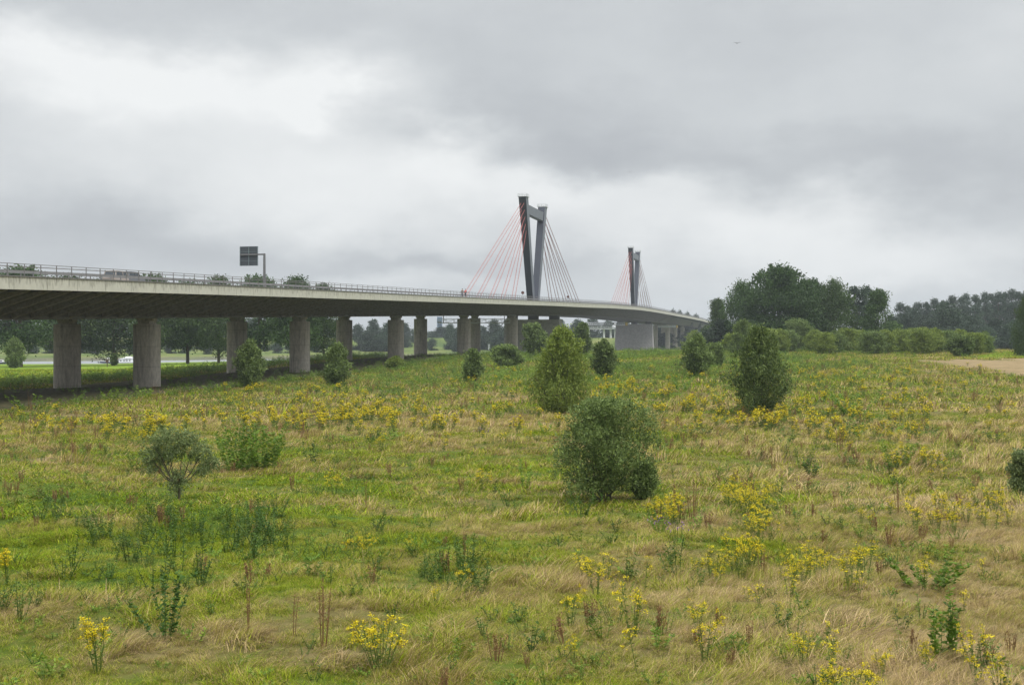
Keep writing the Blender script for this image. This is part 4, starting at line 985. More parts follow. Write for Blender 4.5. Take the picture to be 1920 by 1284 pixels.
def ragwort_meshes(seed, h, n_st, cluster=14, fs=.035, sp=.16, leaf=.09):
    """stems with leaves, and the flat yellow flower heads"""
    global rng
    rng = np.random.default_rng(seed); mb = MB(); Pl, Dl, Pf, Df = [], [], [], []
    for i in range(n_st):
        t_ = rng.uniform(0, 6.28); hh = h * rng.uniform(.75, 1.05); tp = np.array([math.cos(t_) * sp * rng.uniform(.3, 1.5), math.sin(t_) * sp * rng.uniform(.3, 1.5), hh]); b = tp * np.array([.25, .25, 0])
        mb.tube([tuple(b + [0, 0, -.03]), tuple((b + tp) / 2 + rng.normal(size=3) * .01), tuple(tp * [1, 1, .92])], [.009, .007, .004], 3, 0, cap=False)
        nl = 16; f = rng.uniform(.1, .85, nl); an = rng.uniform(0, 6.28, nl); Pl.append(b + (tp - b) * f[:, None]); Dl.append(np.stack([np.cos(an), np.sin(an), rng.uniform(-.2, .7, nl)], 1))
        for k in range(rng.integers(3, 7)):
            an = rng.uniform(0, 6.28); c = tp + np.array([math.cos(an), math.sin(an), 0]) * rng.uniform(.02, .15) + np.array([0, 0, rng.uniform(-.34, .03)])
            mb.tube([tuple(b + (tp - b) * .72), tuple(c)], [.005, .003], 3, 0, cap=False)
            q = rng.normal(size=(cluster, 3)) * np.array([.032, .032, .02]); Pf.append(c + q)
    Pl = np.concatenate(Pl); Dl = np.concatenate(Dl); Pf = np.concatenate(Pf)
    V, Q, vv = leaf_quads(Pl, Dl, leaf * rng.uniform(.6, 1.2, len(Pl)), leaf * .3, rng.uniform(0, 1, len(Pl)))
    nv = len(V); sv = np.array(mb.v); sq = np.array([f for f in mb.f if len(f) == 4]) + nv
    n = len(Pf); an = rng.uniform(0, 6.28, n); D = np.stack([np.cos(an), np.sin(an), rng.uniform(-.5, .5, n)], 1)
    up = np.array([[0, 0, 1.0]]) + rng.normal(size=(n, 3)) * .7
    FV, FQ, fv = leaf_quads(Pf, D, fs * rng.uniform(.7, 1.3, n), fs * .9, rng.uniform(0, 1, n), flat=up)
    st = (np.concatenate([V, sv]), np.concatenate([Q, sq]), np.concatenate([vv, np.full(len(sv), .4)]))
    a = mesh_np('stalks', st[0], st[1], [LF['ragleaf']], dict(v=st[2])); b = mesh_np('flower_heads', FV, FQ, [LF['yellow']], dict(v=fv))
    k = len(st[0]); both = mesh_np('ragwort', np.concatenate([st[0], FV]), np.concatenate([st[1], FQ + k]), [LF['ragleaf'], LF['yellow']], dict(v=np.concatenate([st[2], fv])), midx=[0] * len(st[1]) + [1] * len(FQ))
    return a, b, both
def dock_mesh(seed, h, n_st, sp=.12):
    global rng
    rng = np.random.default_rng(seed); mb = MB(); Ps = []
    for i in range(n_st):
        t_ = rng.uniform(0, 6.28); tp = np.array([math.cos(t_) * sp * rng.uniform(0, 1.3), math.sin(t_) * sp * rng.uniform(0, 1.3), h * rng.uniform(.7, 1.05)]); b = tp * [.4, .4, 0]
        mb.tube([tuple(b + [0, 0, -.03]), tuple((b + tp) / 2 + rng.normal(size=3) * .01), tuple(tp)], [.009, .007, .003], 3, 0, cap=False)
        f = rng.uniform(.35, 1, 26); Ps.append(b + (tp - b) * f[:, None] + rng.normal(size=(26, 3)) * .014)
    Pq = np.concatenate(Ps); D = rdir(len(Pq)) + [0, 0, .6]
    V, Q, vv = leaf_quads(Pq, D, .045, .02, rng.uniform(0, 1, len(Pq))); nv = len(V); sv = np.array(mb.v); sq = np.array([f for f in mb.f if len(f) == 4]) + nv
    return mesh_np('dock', np.concatenate([V, sv]), np.concatenate([Q, sq]), [LF['dock']], dict(v=np.concatenate([vv, np.full(len(sv), .3)])))

# ------------------------------------------------------------------ grass
near_t = [blades(90, .06, .17, .24, .008, 1.2, (.5, 0), seed=1, lay=.55), blades(95, .05, .15, .26, .0085, 1.3, seed=2, lay=.7), blades(80, .08, .22, .2, .0075, 1.2, (.8, .2), seed=3, lay=.5),
          blades(80, .15, .38, .24, .0068, 1.2, (2.2, .2), seed=4, segs=4, lay=1.05), blades(75, .16, .42, .22, .0068, 1.0, (2.2, -.4), seed=5, segs=4, lay=1.15), blades(75, .14, .38, .16, .0065, .9, (1.4, 0), seed=6, segs=4, lay=.45)]
mid_t = [blades(64, .07, .20, .42, .022, 1.2, (.5, 0), seed=11, lay=.5), blades(64, .06, .18, .44, .024, 1.3, seed=12, lay=.6), blades(60, .08, .24, .40, .022, 1.2, (.7, 0), seed=13, lay=.5),
         blades(60, .2, .48, .40, .018, 1.1, (2, .2), seed=14, lay=1.0), blades(55, .2, .5, .38, .018, 1.0, (2, -.3), seed=15, lay=1.1), blades(50, .2, .46, .3, .018, .8, (1.2, 0), seed=16, lay=.4)]
far_t = [blades(46, .12, .30, .9, .07, 1.3, seed=21, lay=.4), blades(46, .10, .28, .95, .07, 1.4, seed=22, lay=.4), blades(40, .14, .34, .9, .065, 1.2, seed=23, lay=.3),
         blades(46, .22, .5, .9, .05, 1.2, (1.2, 0), seed=24, lay=.8), blades(44, .22, .55, .9, .05, 1.2, (1.2, 0), seed=25, lay=.7), blades(40, .25, .6, .8, .05, .7, seed=26, lay=.2)]
def sample_field(z0, z1, dens, seed):
    """points in the visible wedge, density per square metre"""
    rg = np.random.default_rng(seed); n = int(dens * .44 * (z1 ** 2 - z0 ** 2) * 2)
    Z = np.sqrt(rg.uniform(z0 ** 2, z1 ** 2, n)); X = Z * rg.uniform(-.44, .44, n); k = int(dens * .44 * (z1 ** 2 - z0 ** 2) * 1.0)
    return X[:k], Z[:k]
def grass(z0, z1, dens, tufts, name, label, seed, smin=.75, smax=1.3):
    X, Y = sample_field(z0, z1, dens, seed); rg = np.random.default_rng(seed + 1)
    ok = (bare(X, Y) < .5 + .45 * rg.uniform(0, 1, len(X)) * (rg.uniform(0, 1, len(X)) < .15)) & (stubble(X, Y) < .3)
    ok &= (fbm(X * .6, Y, 1.0, 91, 2) > .30) | (rg.uniform(0, 1, len(X)) < .45)
    X, Y = X[ok], Y[ok]; n = len(X); d = dryness(X, Y); lu = lush(X, Y)
    tall = (rg.uniform(0, 1, n) < np.clip((d - .38) * 1.6, .03, .58)) & (lu < .5)
    idx = np.where(tall, rg.integers(3, 6, n), rg.integers(0, 3, n))
    tint = np.clip(d * .95 - .12 + rg.normal(size=n) * .10 + tall * .08 + .06, 0, 1); tint = np.where(lu > .5, .15, tint)
    # straw lies in swathes: the tuft turns with a slow field
    swirl = (fbm(X, Y, 6, 77) - .5) * 2.6; rot = np.zeros((n, 3)); rot[:, 2] = np.where(tall, swirl + rg.normal(size=n) * .85, rg.uniform(0, 6.28, n))
    f2 = fbm(X, Y, 1.3, 55, 2); hum = .55 + 1.1 * f2 ** 1.4 + .5 * (f2 > .72)
    s = rg.uniform(smin, smax, n) * hum; scl = np.stack([s, s, s * rg.uniform(.7, 1.15, n)], 1)
    scl[:, 2] *= np.where(lu > .5, .6, 1)
    pts = np.stack([X, Y, H(X, Y) + EYE], 1)
    gn_scatter(name, pts, rot, scl, tint, idx, proto_col(name + '_kinds', tufts), label, 'grass')
grass(17, 42, 30, near_t, 'meadow_grass', 'mown and wind-laid green and straw grass of the near meadow', 41)
grass(42, 95, 6.5, mid_t, 'meadow_grass', 'green and straw grass of the middle meadow', 43)
grass(95, 300, .9, far_t, 'meadow_grass', 'rough grass of the meadow towards the bridge and grove', 45)

# ground cover herbs: uncountable
def cover(z0, z1, dens, meshes, name, label, seed, cond, smin=.7, smax=1.3, soil=False):
    X, Y = sample_field(z0, z1, dens, seed); rg = np.random.default_rng(seed + 1)
    pr = cond(X, Y); ok = (rg.uniform(0, 1, len(X)) < pr) & ((bare(X, Y) < .5) | soil) & (stubble(X, Y) < .2); X, Y = X[ok], Y[ok]; n = len(X)
    rot = np.zeros((n, 3)); rot[:, 2] = rg.uniform(0, 6.28, n); rot[:, 0] = rg.normal(size=n) * .12; s = rg.uniform(smin, smax, n)
    gn_scatter(name, np.stack([X, Y, H(X, Y) + EYE], 1), rot, np.stack([s, s, s], 1), rg.uniform(0, 1, n), rg.integers(0, len(meshes), n), proto_col(name + '_kinds', meshes), label, 'plants')
low_h = [herb_mesh(31, .22, 4, 12, .07, .03, LF['herb'], .10), herb_mesh(32, .28, 3, 12, .06, .022, LF['thistle'], .12), herb_mesh(33, .18, 5, 10, .08, .035, LF['herb'], .12)]
cover(17, 75, 3.2, low_h, 'low_herbs', 'low leafy herbs growing through the near grass', 51, lambda X, Y: np.clip(1.15 - dryness(X, Y) * 1.2, .12, 1) * np.clip(fbm(X, Y, 3, 61) * 4 - 1.6, 0, 1))
tall_h = [herb_mesh(34, .75, 6, 14, .16, .06, LF['herb'], .3), herb_mesh(35, .9, 5, 14, .15, .05, LF['thistle'], .3), herb_mesh(36, .65, 7, 12, .16, .07, LF['herb'], .35)]
def cond_tall(X, Y):
    u = X / Y * F + 960; v = HY - H(X, Y, False) * F / Y
    right = np.clip((u - 640) / 120, 0, 1) * np.clip((1720 - u) / 200, 0, 1) * np.clip((745 - v) / 40, 0, 1)
    return right * np.clip(fbm(X, Y, 10, 63) * 3.2 - 1.1, 0, 1) + .12 * np.clip(fbm(X, Y, 7, 64) * 4 - 1.9, 0, 1)
cover(70, 285, .5, tall_h, 'tall_herbs', 'tall green weeds covering the rise before the bridge and grove', 53, cond_tall, .7, 1.5)
def cond_pier(X, Y):
    o = off_axis(X, Y); return ((o > 19) & (o < 23) & (Y < 260)) * .35 + ((o < -13) & (o > -26) & (Y < 330)) * .8
med_h = [herb_mesh(37, .42, 5, 16, .08, .03, LF['thistle'], .13), herb_mesh(38, .5, 4, 16, .07, .025, LF['herb'], .15), herb_mesh(39, .36, 6, 14, .09, .035, LF['herb'], .15), herb_mesh(40, .45, 5, 16, .06, .02, LF['ragleaf'], .14), dock_mesh(41, .45, 6, .12)]
cover(18, 75, 1.15, med_h, 'meadow_weeds', 'mixed knee high weeds and seed stalks in the near meadow', 58, lambda X, Y: np.clip(fbm(X, Y, 5, 66) * 4.5 - 2.1, .06, 1), .6, 1.3)
big_h = [herb_mesh(42, .6, 6, 14, .15, .05, LF['thistle'], .25), herb_mesh(43, .7, 6, 14, .13, .045, LF['herb'], .25), herb_mesh(44, .5, 6, 14, .13, .05, LF['ragleaf'], .28), dock_mesh(45, .7, 9, .25)]
cover(70, 200, .22, big_h, 'rough_weeds', 'mixed weeds standing in the distant meadow', 59, lambda X, Y: np.clip(fbm(X, Y, 8, 67) * 4 - 1.6, .1, 1), .6, 1.4)
cover(150, 330, .3, tall_h, 'shade_weeds', 'sparse weeds on the bare soil under the bridge', 60, lambda X, Y: (np.abs(off_axis(X, Y)) < 20) * np.clip(fbm(X, Y, 9, 68) * 4 - 1.7, 0, 1), .4, 1.0, True)
cover(120, 330, .6, tall_h, 'pier_weeds', 'dark tall weeds along both edges of the bare strip under the bridge', 57, cond_pier, 1.0, 2.0)

# ------------------------------------------------------------------ ragwort: 300 plants, the rest one mass
RW = [(570, 762, 170, 24, 100), (290, 790, 110, 14, 55), (60, 795, 60, 18, 10), (850, 775, 200, 38, 75), (1200, 755, 110, 40, 60), (1340, 765, 80, 28, 34), (1425, 778, 55, 8, 22), (1600, 755, 150, 55, 80), (1780, 735, 140, 45, 36),
      (1150, 705, 250, 22, 50), (1620, 790, 90, 28, 30), (1720, 845, 60, 20, 20), (1570, 796, 40, 10, 16), (1410, 898, 46, 18, 34), (1245, 925, 30, 16, 16), (1430, 950, 40, 14, 8), (1700, 930, 90, 25, 14), (1840, 935, 60, 28, 16),
      (1505, 1030, 38, 30, 12), (1340, 1020, 26, 12, 6), (1410, 1012, 30, 14, 5), (1620, 1035, 120, 30, 8), (1890, 800, 30, 40, 6), (1580, 690, 150, 14, 30), (1640, 1160, 130, 30, 5), (1850, 1150, 60, 60, 6), (1560, 1230, 90, 20, 4), (1440, 1060, 60, 24, 3), (1800, 1050, 90, 40, 3), (100, 770, 100, 20, 8),
      (900, 700, 150, 12, 14), (560, 728, 160, 10, 22), (760, 1010, 160, 60, 5), (1100, 1010, 90, 40, 4), (1160, 1130, 160, 60, 5), (780, 900, 200, 50, 3)]
rg = np.random.default_rng(8); rp = []
for cx, cy, rx, ry, n in RW:
    for k in range(int(n * (.85 if cy < 860 else 1) + .5)):
        r_, t_ = rg.uniform() ** .5 * rg.uniform(.9, 1.35), rg.uniform(0, 6.28); px, py = cx + rx * r_ * math.cos(t_), cy + ry * r_ * math.sin(t_)
        x, y, z = gp(px, py, .85); 
        if bare(np.array([x]), np.array([y]))[0] < .4: rp.append((x, y, z))
rp.sort(key=lambda p: p[1])
def rags(k, seed): return [ragwort_meshes(seed + i, .75 + .09 * i, 2 + int(1.6 * i), sp=.12 + .05 * i, **k) for i in range(5)]
rag_near = rags(dict(cluster=16, fs=.036), 400); rag_mid = rags(dict(cluster=11, fs=.048, leaf=.12), 420); rag_far = rags(dict(cluster=8, fs=.07, leaf=.16), 440)
RAGLAB = 'yellow ragwort plant flowering in the open meadow'
def ragwort(p, label, scl, kinds, i, group='yellow ragwort plants scattered over the meadow'):
    st, fl, _ = kinds[i]; root = empty('ragwort', p, label, 'plant', group, rz=R.uniform(0, 6.28)); root.scale = (scl, scl, scl * R.uniform(.9, 1.1))
    link('stalks', st, root); link('flower_heads', fl, root); return root
NIND = 290
for i, p in enumerate(rp[:NIND]):
    kinds = rag_near if p[1] < 50 else (rag_mid if p[1] < 90 else rag_far); ragwort(p, RAGLAB, R.uniform(.42, 1.0) if p[1] < 50 else R.uniform(.45, 1.0), kinds, R.randrange(5))
# the ones that stand out
SP = [(715, 1262, 7, 'big bushy ragwort clump leaning at the bottom, left of centre'), (185, 1262, 3, 'bright ragwort in the bottom left corner of the meadow'), (15, 1100, 2, 'ragwort at the left edge on the green grass'),
      (1207, 1112, 1, 'lone tall ragwort stalk with one bright head right of centre'), (1110, 1108, 1, 'lone thin ragwort stalk leaning beside the tall one'), (1200, 1262, 1, 'tall dark stalked ragwort near the bottom, right of centre')]
for px, py, n, lb in SP:
    x, y, z = gp(px, py)
    sc = 1.0 if n > 1 else 1.15
    root = empty('ragwort', (x, y, z), lb, 'plant'); 
    a_, b_, _ = ragwort_meshes(int(px), .95 if n < 7 else 1.0, n * 2 + 1, cluster=26, fs=.034, sp=.12 if n < 3 else (.42 if n > 5 else .22)) if n > 1 else ragwort_meshes(int(px), 1.0, 1, cluster=18, fs=.036, sp=.2)
    link('stalks', a_, root); link('flower_heads', b_, root)
far_r = rp[NIND:]
if far_r:
    A = np.array(far_r); n = len(A); s = rg.uniform(.75, 1.2, n); rot = np.zeros((n, 3)); rot[:, 2] = rg.uniform(0, 6.28, n)
    gn_scatter('ragwort_drift', A, rot, np.stack([s, s, s], 1), np.zeros(n), rg.integers(0, 5, n), proto_col('ragwort_kinds', [k[2] for k in rag_far]), 'drift of yellow ragwort across the distant meadow', 'plants')

# ------------------------------------------------------------------ thistles, herbs, dead stalks
TH = [(340, 1010, 190, 38, 46), (500, 1015, 70, 45, 16), (95, 968, 40, 14, 7), (160, 985, 20, 8, 2), (945, 962, 30, 8, 5), (850, 1095, 70, 26, 16), (250, 1080, 150, 50, 20), (320, 975, 40, 10, 4), (1100, 960, 100, 14, 6), (1500, 860, 60, 20, 5), (700, 1010, 60, 20, 4), (1640, 880, 60, 20, 4), (710, 760, 30, 10, 4), (30, 1140, 40, 40, 5), (1250, 1090, 80, 30, 5)]
thm = [herb_mesh(60 + i, .5 + .07 * i, 4 + i % 3, 34, .085, .024, LF['thistle'], .13, .5) for i in range(5)]
for cx, cy, rx, ry, n in TH:
    for k in range(n):
        r_, t_ = math.sqrt(rg.uniform()), rg.uniform(0, 6.28); x, y, z = gp(cx + rx * r_ * math.cos(t_), cy + ry * r_ * math.sin(t_))
        o = link('thistle', thm[R.randrange(5)], loc=(x, y, z)); s = R.uniform(.6, 1.5); o.scale = (s, s, s); o.rotation_euler = (R.uniform(-.15, .15), R.uniform(-.1, .3), R.uniform(0, 6.28))
        tag(o, 'dark green thistle standing above the grass', 'plant', 'dark green thistles in the near meadow')
DK = [(688, 955, 62, 2, 'single reddish dock stalk left of centre'), (605, 1212, 128, 7, 'tallest sheaf of dry brown stalks near the bottom left'), (548, 1195, 95, 3, 'thin brown dry stalks left of the tallest sheaf'), (465, 1185, 100, 4, 'dry stalks with a few yellow heads left of the brown sheaf'), (1575, 850, 60, 9, 'dark brown fan of dead dock stalks under yellow flowers at the right'),
      (1300, 975, 85, 9, 'reddish brown dock thicket beside the yellow clump right of the round willow'), (1265, 968, 70, 6, 'brown stalks at the foot of the yellow clump right of the round willow'), (1685, 960, 60, 5, 'brown dock stalks among the ragwort at the right'), (870, 1050, 60, 5, 'thin reddish grass stalks in the middle of the near meadow'),
      (930, 1240, 60, 7, 'rusty brown stalks near the bottom centre'), (1405, 1225, 60, 4, 'rusty stalks low at the right'), (975, 800, 26, 4, 'dark brown dead stalk below the yellow green willow'), (1675, 712, 28, 5, 'dark dead stalk on the distant meadow at the right'), (290, 750, 34, 7, 'pale dry stalks in front of the second pier'),
      (1760, 985, 40, 5, 'reddish seed stalks in the straw at the far right'), (1430, 1080, 50, 6, 'dark seed stalks left of the bushy ragwort at the lower right'), (55, 768, 36, 6, 'dull stalks of dry weed below the leftmost pier'), (135, 820, 45, 8, 'dark dry stalks left of the grey willow tree')]
for i, (px, py, hp, n, lb) in enumerate(DK):
    x, y, z = gp(px, py); h = hp * y / F; o = link('dry_stalks', dock_mesh(500 + i, h, n, sp=.05 * n ** .7 * max(1, y / 60)), loc=(x, y, z)); tag(o, lb, 'dry plant')
# leafy broad saplings
def sapling(px, py, hp, n, spread, label, seed, m='broad', leaf=.12, nl=26):
    x, y, z = gp(px, py); h = hp * y / F; k = max(1, y / 40)
    nl = int(nl * 1.9); leaf *= 1.25
    o = link('leafy_sapling', herb_mesh(seed, h, n, nl, leaf * k ** .6, leaf * .5 * k ** .6, LF[m], spread * y / F, .2), loc=(x, y, z)); tag(o, label, 'plant'); return o
sapling(1278, 735, 34, 8, 12, 'small light green herb clump below the mid green bush', 614, m='herb', leaf=.1)
sapling(1602, 780, 50, 16, 30, 'tuft of tall green stems among yellow flowers at the right', 615, m='herb', leaf=.09)
sapling(448, 885, 84, 22, 26, 'bright green leafy shoots, left half of the clump beside the grey willow', 601, nl=30)
sapling(490, 884, 86, 22, 22, 'bright green leafy shoots, right half of the clump beside the grey willow', 602, nl=30)
sapling(1752, 1238, 130, 3, 12, 'bright broad leaved sapling at the lower right corner', 603, leaf=.10, nl=34)
sapling(1785, 1235, 150, 4, 8, 'second broad leaved shoot close right of the lower right sapling', 604, leaf=.10, nl=36)
sapling(1740, 1105, 55, 12, 40, 'low bright green bramble in the straw above the broad leaved sapling', 605, leaf=.11, nl=22)
sapling(310, 1200, 125, 8, 40, 'dark leafy wild shrub standing in the grass at the lower left', 606, m='thistle', leaf=.09, nl=34)
sapling(985, 915, 55, 4, 8, 'slender green sapling left of the large round willow', 607, m='herb', leaf=.09)
sapling(252, 885, 58, 5, 12, 'thin green sapling left of the grey willow tree', 608, m='herb', leaf=.09)
sapling(1240, 1000, 35, 5, 14, 'purple topped herb right of the round willow', 609, m='herb', leaf=.07)
sapling(585, 870, 45, 5, 12, 'small dull herb right of the bright leafy shoots', 610, m='thistle', leaf=.08)
sapling(1525, 895, 35, 5, 12, 'small blue green herb in the right meadow', 611, m='thistle', leaf=.09)
sapling(60, 770, 30, 10, 24, 'wide green herb below the leftmost pier', 612, m='herb', leaf=.10)
sapling(1680, 880, 60, 10, 28, 'bushy green ragwort foliage under yellow heads at the right', 613, m='herb', leaf=.10)
# purple flowers
for i, (px, py, lb) in enumerate([(1236, 972, 'purple flowers right of the round willow foot'), (283, 780, 'violet flowers among the distant ragwort at the left'), (905, 805, 'violet flowers under the ragwort in the middle'), (1270, 985, 'purple flowers in front of the reddish dock')]):
    x, y, z = gp(px, py, .5); rng = np.random.default_rng(700 + i); n = 22; k = max(1, y / 60)
    Pq = np.stack([rng.normal(size=n) * .25, rng.normal(size=n) * .2, rng.uniform(.35, .62, n)], 1); V, Q, vv = leaf_quads(Pq, rdir(n), .05 * k, .05 * k, rng.uniform(0, 1, n))
    mb = MB()
    for q in Pq: mb.tube([(q[0] * .5, q[1] * .5, -.02), tuple(q)], [.004 * k, .003 * k], 3, 0, cap=False)
    root = empty('purple_flowers', (x, y, z), lb, 'flowers'); link('flower_heads', mesh_np('flower_heads', V, Q, [LF['purple']], dict(v=vv)), root)
    sv = np.array(mb.v); link('stalks', mesh_np('stalks', sv, np.array([f for f in mb.f if len(f) == 4]), [LF['herb']], dict(v=np.full(len(sv), .4))), root)
# ------------------------------------------------------------------ boats, post, markers, blocks, birds
def yacht():
    Z = 505; x0 = (187 - 960) / F * Z; x1 = (257 - 960) / F * Z; L = x1 - x0; w = EYE + WATER
    root = empty('motor_yacht', ((x0 + x1) / 2, Z, w), 'white motor yacht with dark bow and small flag on the river, between two piers', 'boat')
    f = lambda u: -L / 2 + L * u
    hl = MB(); rings = []
    for u, hw, sh in ((0, .08, 1.9), (.08, .9, 1.75), (.25, 1.8, 1.5), (.5, 2.1, 1.3), (.85, 2.0, 1.25), (1, 1.8, 1.3)):
        rings.append([(f(u) - (.5 if u == 0 else 0), -hw, sh), (f(u), -hw * .7, -.3), (f(u), hw * .7, -.3), (f(u) - (.5 if u == 0 else 0), hw, sh)])
    hl.loft(rings); h_ = hl.build('hull', M_['white'], root)
    s = MB(); s.loft([[(f(u) - .02, -hw - .03, z0), (f(u) - .02, -hw + .3, z0), (f(u) - .02, -hw + .3, z1), (f(u) - .02, -hw - .03, z1)] for u, hw, z0, z1 in ((0, .2, .9, 1.7), (.08, .92, .8, 1.6), (.25, 1.8, .6, 1.4), (.33, 1.9, .55, 1.35))]); s.build('bow_stripe', M_['hull'], h_)
    c = MB(); c.loft([[(f(.42), -1.5, 1.3), (f(.92), -1.5, 1.3), (f(.92), 1.5, 1.3), (f(.42), 1.5, 1.3)], [(f(.45), -1.4, 2.9), (f(.9), -1.4, 2.9), (f(.9), 1.4, 2.9), (f(.45), 1.4, 2.9)]]); cb = c.build('cabin', M_['white'], root)
    for u in (.5, .57, .66, .73):
        g = MB(); g.box(f(u), f(u + .045), -1.53, -1.44, 1.9, 2.45); g.build('window', M_['glass'], cb)
    d = MB(); d.box(f(.44), f(.92), -1.5, 1.5, 2.92, 3.02); d.build('deck_edge', M_['hull'], cb)
    k = MB(); k.loft([[(f(a), -1.3, 3.03), (f(a), -1.3, 3.03 + h * .5), (f(a), -.7, 3.03 + h), (f(a), .7, 3.03 + h), (f(a), 1.3, 3.03 + h * .5), (f(a), 1.3, 3.03)] for a, h in ((.55, .35), (.66, .7), (.72, 1.5), (.8, 1.6), (.87, 1.3), (.89, .3))]); k.build('canopy', M_['white'], root)
    g = MB(); g.box(f(.74), f(.84), -1.18, -1.1, 3.5, 4.0); g.build('canopy_window', M_['glass'], root)
    m = MB(); m.tube([(f(.88), 0, 3), (f(.9), 0, 5.4)], .05, 6); m.build('flag_pole', M_['offwhite'], root)
    q = MB(); q.box(f(.9), f(.93), -.03, .03, 4.9, 5.4); q.box(f(.93) + .01, f(.95), -.03, .03, 5.0, 5.5); q.build('flag', M_['redp'], root)
    p = MB()
    for (xa, za, xb, zb) in ((.18, 1.6, .22, 4.3), (.3, 1.5, .24, 4.3), (.2, 3.9, .26, 3.9)): p.tube([(f(xa), 0, za), (f(xb), 0, zb)], .1, 5)
    p.build('folded_mast', M_['white'], root)
    o = MB(); o.box(f(.43), f(.46), -1.2, 1.2, 3.03, 3.7); o.build('cushion_cover', M_['orange'], root)
    r = MB(); r.tube([(f(0), -.1, 2.5), (f(.12), -1.1, 2.4), (f(.3), -1.8, 2.2)], .03, 5)
    for u, hw, z in ((.0, .1, 1.9), (.12, 1.1, 1.7), (.3, 1.8, 1.45)): r.tube([(f(u), -hw, z), (f(u), -hw, z + .7)], .03, 5)
    r.build('bow_rail', M_['offwhite'], root)
yacht(); bpy.data.objects['motor_yacht'].scale = (1, 1, .66)
def small_boat():
    Z = 500; x = (4 - 960) / F * Z; root = empty('motor_boat', (x, Z, EYE + WATER), 'small dark hulled boat with a white cabin at the left edge of the river', 'boat')
    h = MB(); h.loft([[(u, -w, s), (u, -w * .6, -.2), (u, w * .6, -.2), (u, w, s)] for u, w, s in ((-3, .9, .9), (0, 1.1, .85), (1.8, .8, 1.0), (2.8, .1, 1.2))]); h.build('hull', M_['hull'], root)
    c = MB(); c.loft([[(-1.6, -.8, .85), (.8, -.8, .85), (.8, .8, .85), (-1.6, .8, .85)], [(-1.5, -.7, 1.7), (.3, -.7, 1.7), (.3, .7, 1.7), (-1.5, .7, 1.7)]]); cb = c.build('cabin', M_['white'], root)
    g = MB(); g.box(-1.3, .2, -.79, -.72, 1.15, 1.5); g.build('window', M_['glass'], cb)
small_boat()
x, y, z = gp(201, 688); rt = empty('signpost', (x, y, z), 'wooden post with a small brown board on the bright grass left of the yacht', 'signpost')
m = MB(); m.bar((0, 0, -.2), (0, 0, 2.1), .16, .16); m.build('post', M_['wood'], rt)
m = MB(); m.box(-.42, .42, -.12, -.085, 1.25, 1.9); m.build('board', M_['wood'], rt)
m = MB(); m.box(-.5, .5, -.2, .14, 1.92, 2.02); m.build('board_roof', M_['wood'], rt)
x, y, z = at(917, 690); z = EYE - 4.1; rt = empty('river_marker', (x, 800, EYE + WATER + 4), 'white upright river marker board on the far bank between the bridge piers', 'marker')
rt.location = ((917 - 960) / F * 800, 800, hz((917 - 960) / F * 800, 800))
zb = 0; m = MB(); m.box(-.6, .6, -.06, .06, 1.2, EYE + (HY - 645) * 800 / F - rt.location.z); m.build('board', M_['white'], rt)
m = MB(); m.bar((0, .12, -.3), (0, .12, 2.0), .14, .14); m.build('post', M_['offwhite'], rt)
x = (217 - 960) / F * 760; zz = hz(x, 760); rt = empty('round_river_sign', (x, 760, zz), 'white round sign on the far bank right of the conical bush', 'marker')
hh = EYE + (HY - 664) * 760 / F - zz; hh = max(hh, 2.0)
m = MB(); m.tube([(0, 0, 0), (0, 0, hh)], .08, 6); m.build('post', M_['offwhite'], rt)
m = MB(); m.tube([(0, -.1, hh), (0, -.05, hh)], .75, 16); m.build('sign_face', M_['white'], rt)
# distant blue block
Z = 1350; x = (824 - 960) / F * Z; rt = empty('tower_block', (x, Z, EYE - 3.2), 'blue grey block rising behind the far trees under the bridge', 'building')
m = MB(); m.box(-2.6, 2.6, 0, 9, 0, 3.2 + (HY - 594) * Z / F); m.build('wall', M_['block'], rt)
for i in range(5):
    w = MB(); w.box(-2.2, 2.2, -.08, -.01, 8 + i * 3.6, 9.4 + i * 3.6); w.build('window', M_['glass'], rt)
# distant overpass on pale columns
Z = 960; xa = (1098 - 960) / F * Z; xb = (1176 - 960) / F * Z; z0 = EYE + (HY - 617.5) * Z / F
rt = empty('distant_overpass', ((xa + xb) / 2, Z, EYE + 1), 'pale distant overpass on white columns above the green dike under the bridge', 'overpass')
cx = (xa + xb) / 2; m = MB(); m.box(xa - cx, xb - cx, -3, 3, z0 - EYE - 1, z0 - EYE); m.build('deck', M_['offwhite'], rt)
for px in (1132.5, 1145, 1153.5, 1104, 1166):
    c = MB(); xx = (px - 960) / F * Z - cx; c.tube([(xx, 0, -2), (xx, 0, z0 - EYE - 1.02)], .85, 10); c.build('column', M_['white'], rt)
r = MB(); r.box(xa - cx, xb - cx, -3.0, -2.9, z0 - EYE + .9, z0 - EYE + 1.1)
for k in range(12): xx = xa - cx + (xb - xa) * k / 11; r.box(xx, xx + .15, -3, -2.9, z0 - EYE + .01, z0 - EYE + .9)
r.build('railing', M_['white'], rt)
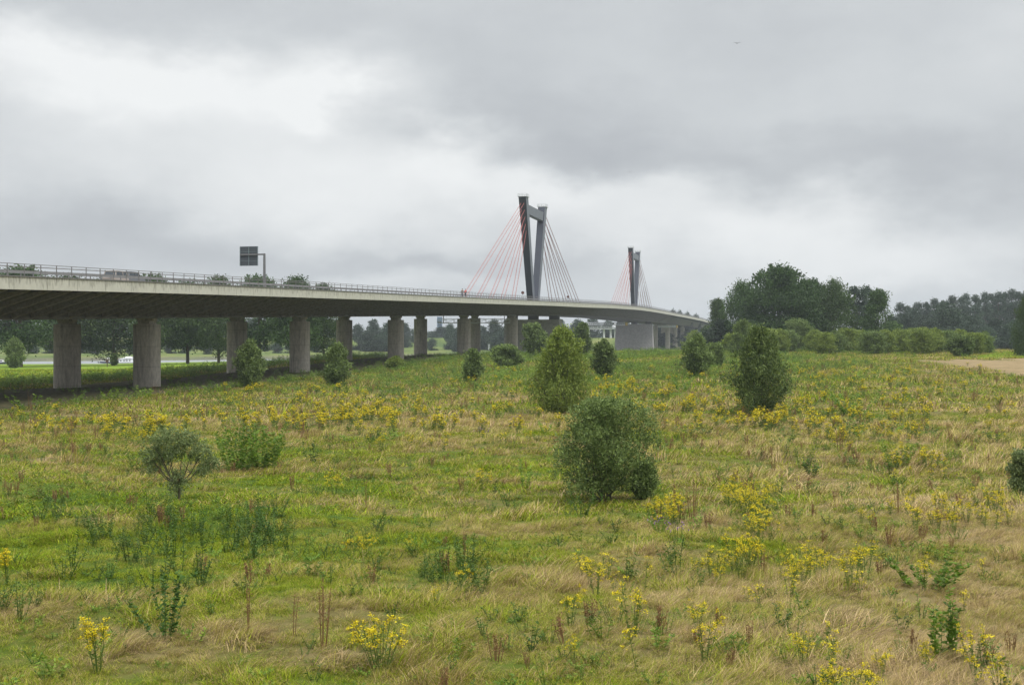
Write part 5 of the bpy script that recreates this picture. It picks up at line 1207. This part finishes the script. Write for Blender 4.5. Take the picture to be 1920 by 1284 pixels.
t = MB(); xx = (1153.5 - 960) / F * Z - cx; t.loft([[(xx + rr * math.cos(q * .628), rr * math.sin(q * .628), z0 - EYE + hh) for q in range(10)] for rr, hh in ((1.7, .02), (2.2, 1.2), (1.9, 2.4), (1.0, 3.2), (.2, 3.5))]); t.build('domed_cabin', M_['white'], rt)
# birds
for px, py, Z, s, lb in ((1382, 82, 160, .5, 'small dark bird high in the sky at the right'), (1181, 323, 220, .45, 'tiny dark bird above the second pylon')):
    m = MB(); x = (px - 960) / F * Z; zz = EYE + (HY - py) * Z / F
    m.loft([[(q[0] * s + r * s * math.cos(k), q[1] * s, r * s * math.sin(k)) for k in np.arange(0, 6.2, 1.05)] for q, r in (((0, -.35), .01), ((0, -.2), .08), ((0, .05), .09), ((0, .3), .03), ((0, .42), .06))])
    for sg in (-1, 1):
        m.quad8([(0, -.12 * s, 0), (sg * .5 * s, -.15 * s, .26 * s), (sg * .5 * s, .05 * s, .26 * s), (0, .12 * s, 0), (0, -.12 * s, .03 * s), (sg * .5 * s, -.15 * s, .28 * s), (sg * .5 * s, .05 * s, .28 * s), (0, .12 * s, .03 * s)])
        m.quad8([(sg * .5 * s, -.15 * s, .26 * s), (sg * .95 * s, 0, .12 * s), (sg * .95 * s, .06 * s, .12 * s), (sg * .5 * s, .05 * s, .26 * s), (sg * .5 * s, -.15 * s, .28 * s), (sg * .95 * s, 0, .135 * s), (sg * .95 * s, .06 * s, .135 * s), (sg * .5 * s, .05 * s, .28 * s)])
    tag(m.build('bird', M_['birdm'], loc=(x, Z, zz)), lb, 'bird')

# ------------------------------------------------------------------ haze
hm = bpy.data.materials.new('haze_air'); hm.use_nodes = True; N = hm.node_tree.nodes; N.remove(N['Principled BSDF'])
pv = N.new('ShaderNodeVolumePrincipled'); pv.inputs['Density'].default_value = .00017; pv.inputs['Color'].default_value = (.86, .93, 1.0, 1); pv.inputs['Anisotropy'].default_value = .1
hm.node_tree.links.new(pv.outputs[0], N['Material Output'].inputs['Volume'])
m = MB(); m.box(-3050, 3050, -1550, 3050, EYE - 14, EYE + 70); tag(m.build('haze', hm), 'thin haze in the damp air', 'haze', kind='stuff')
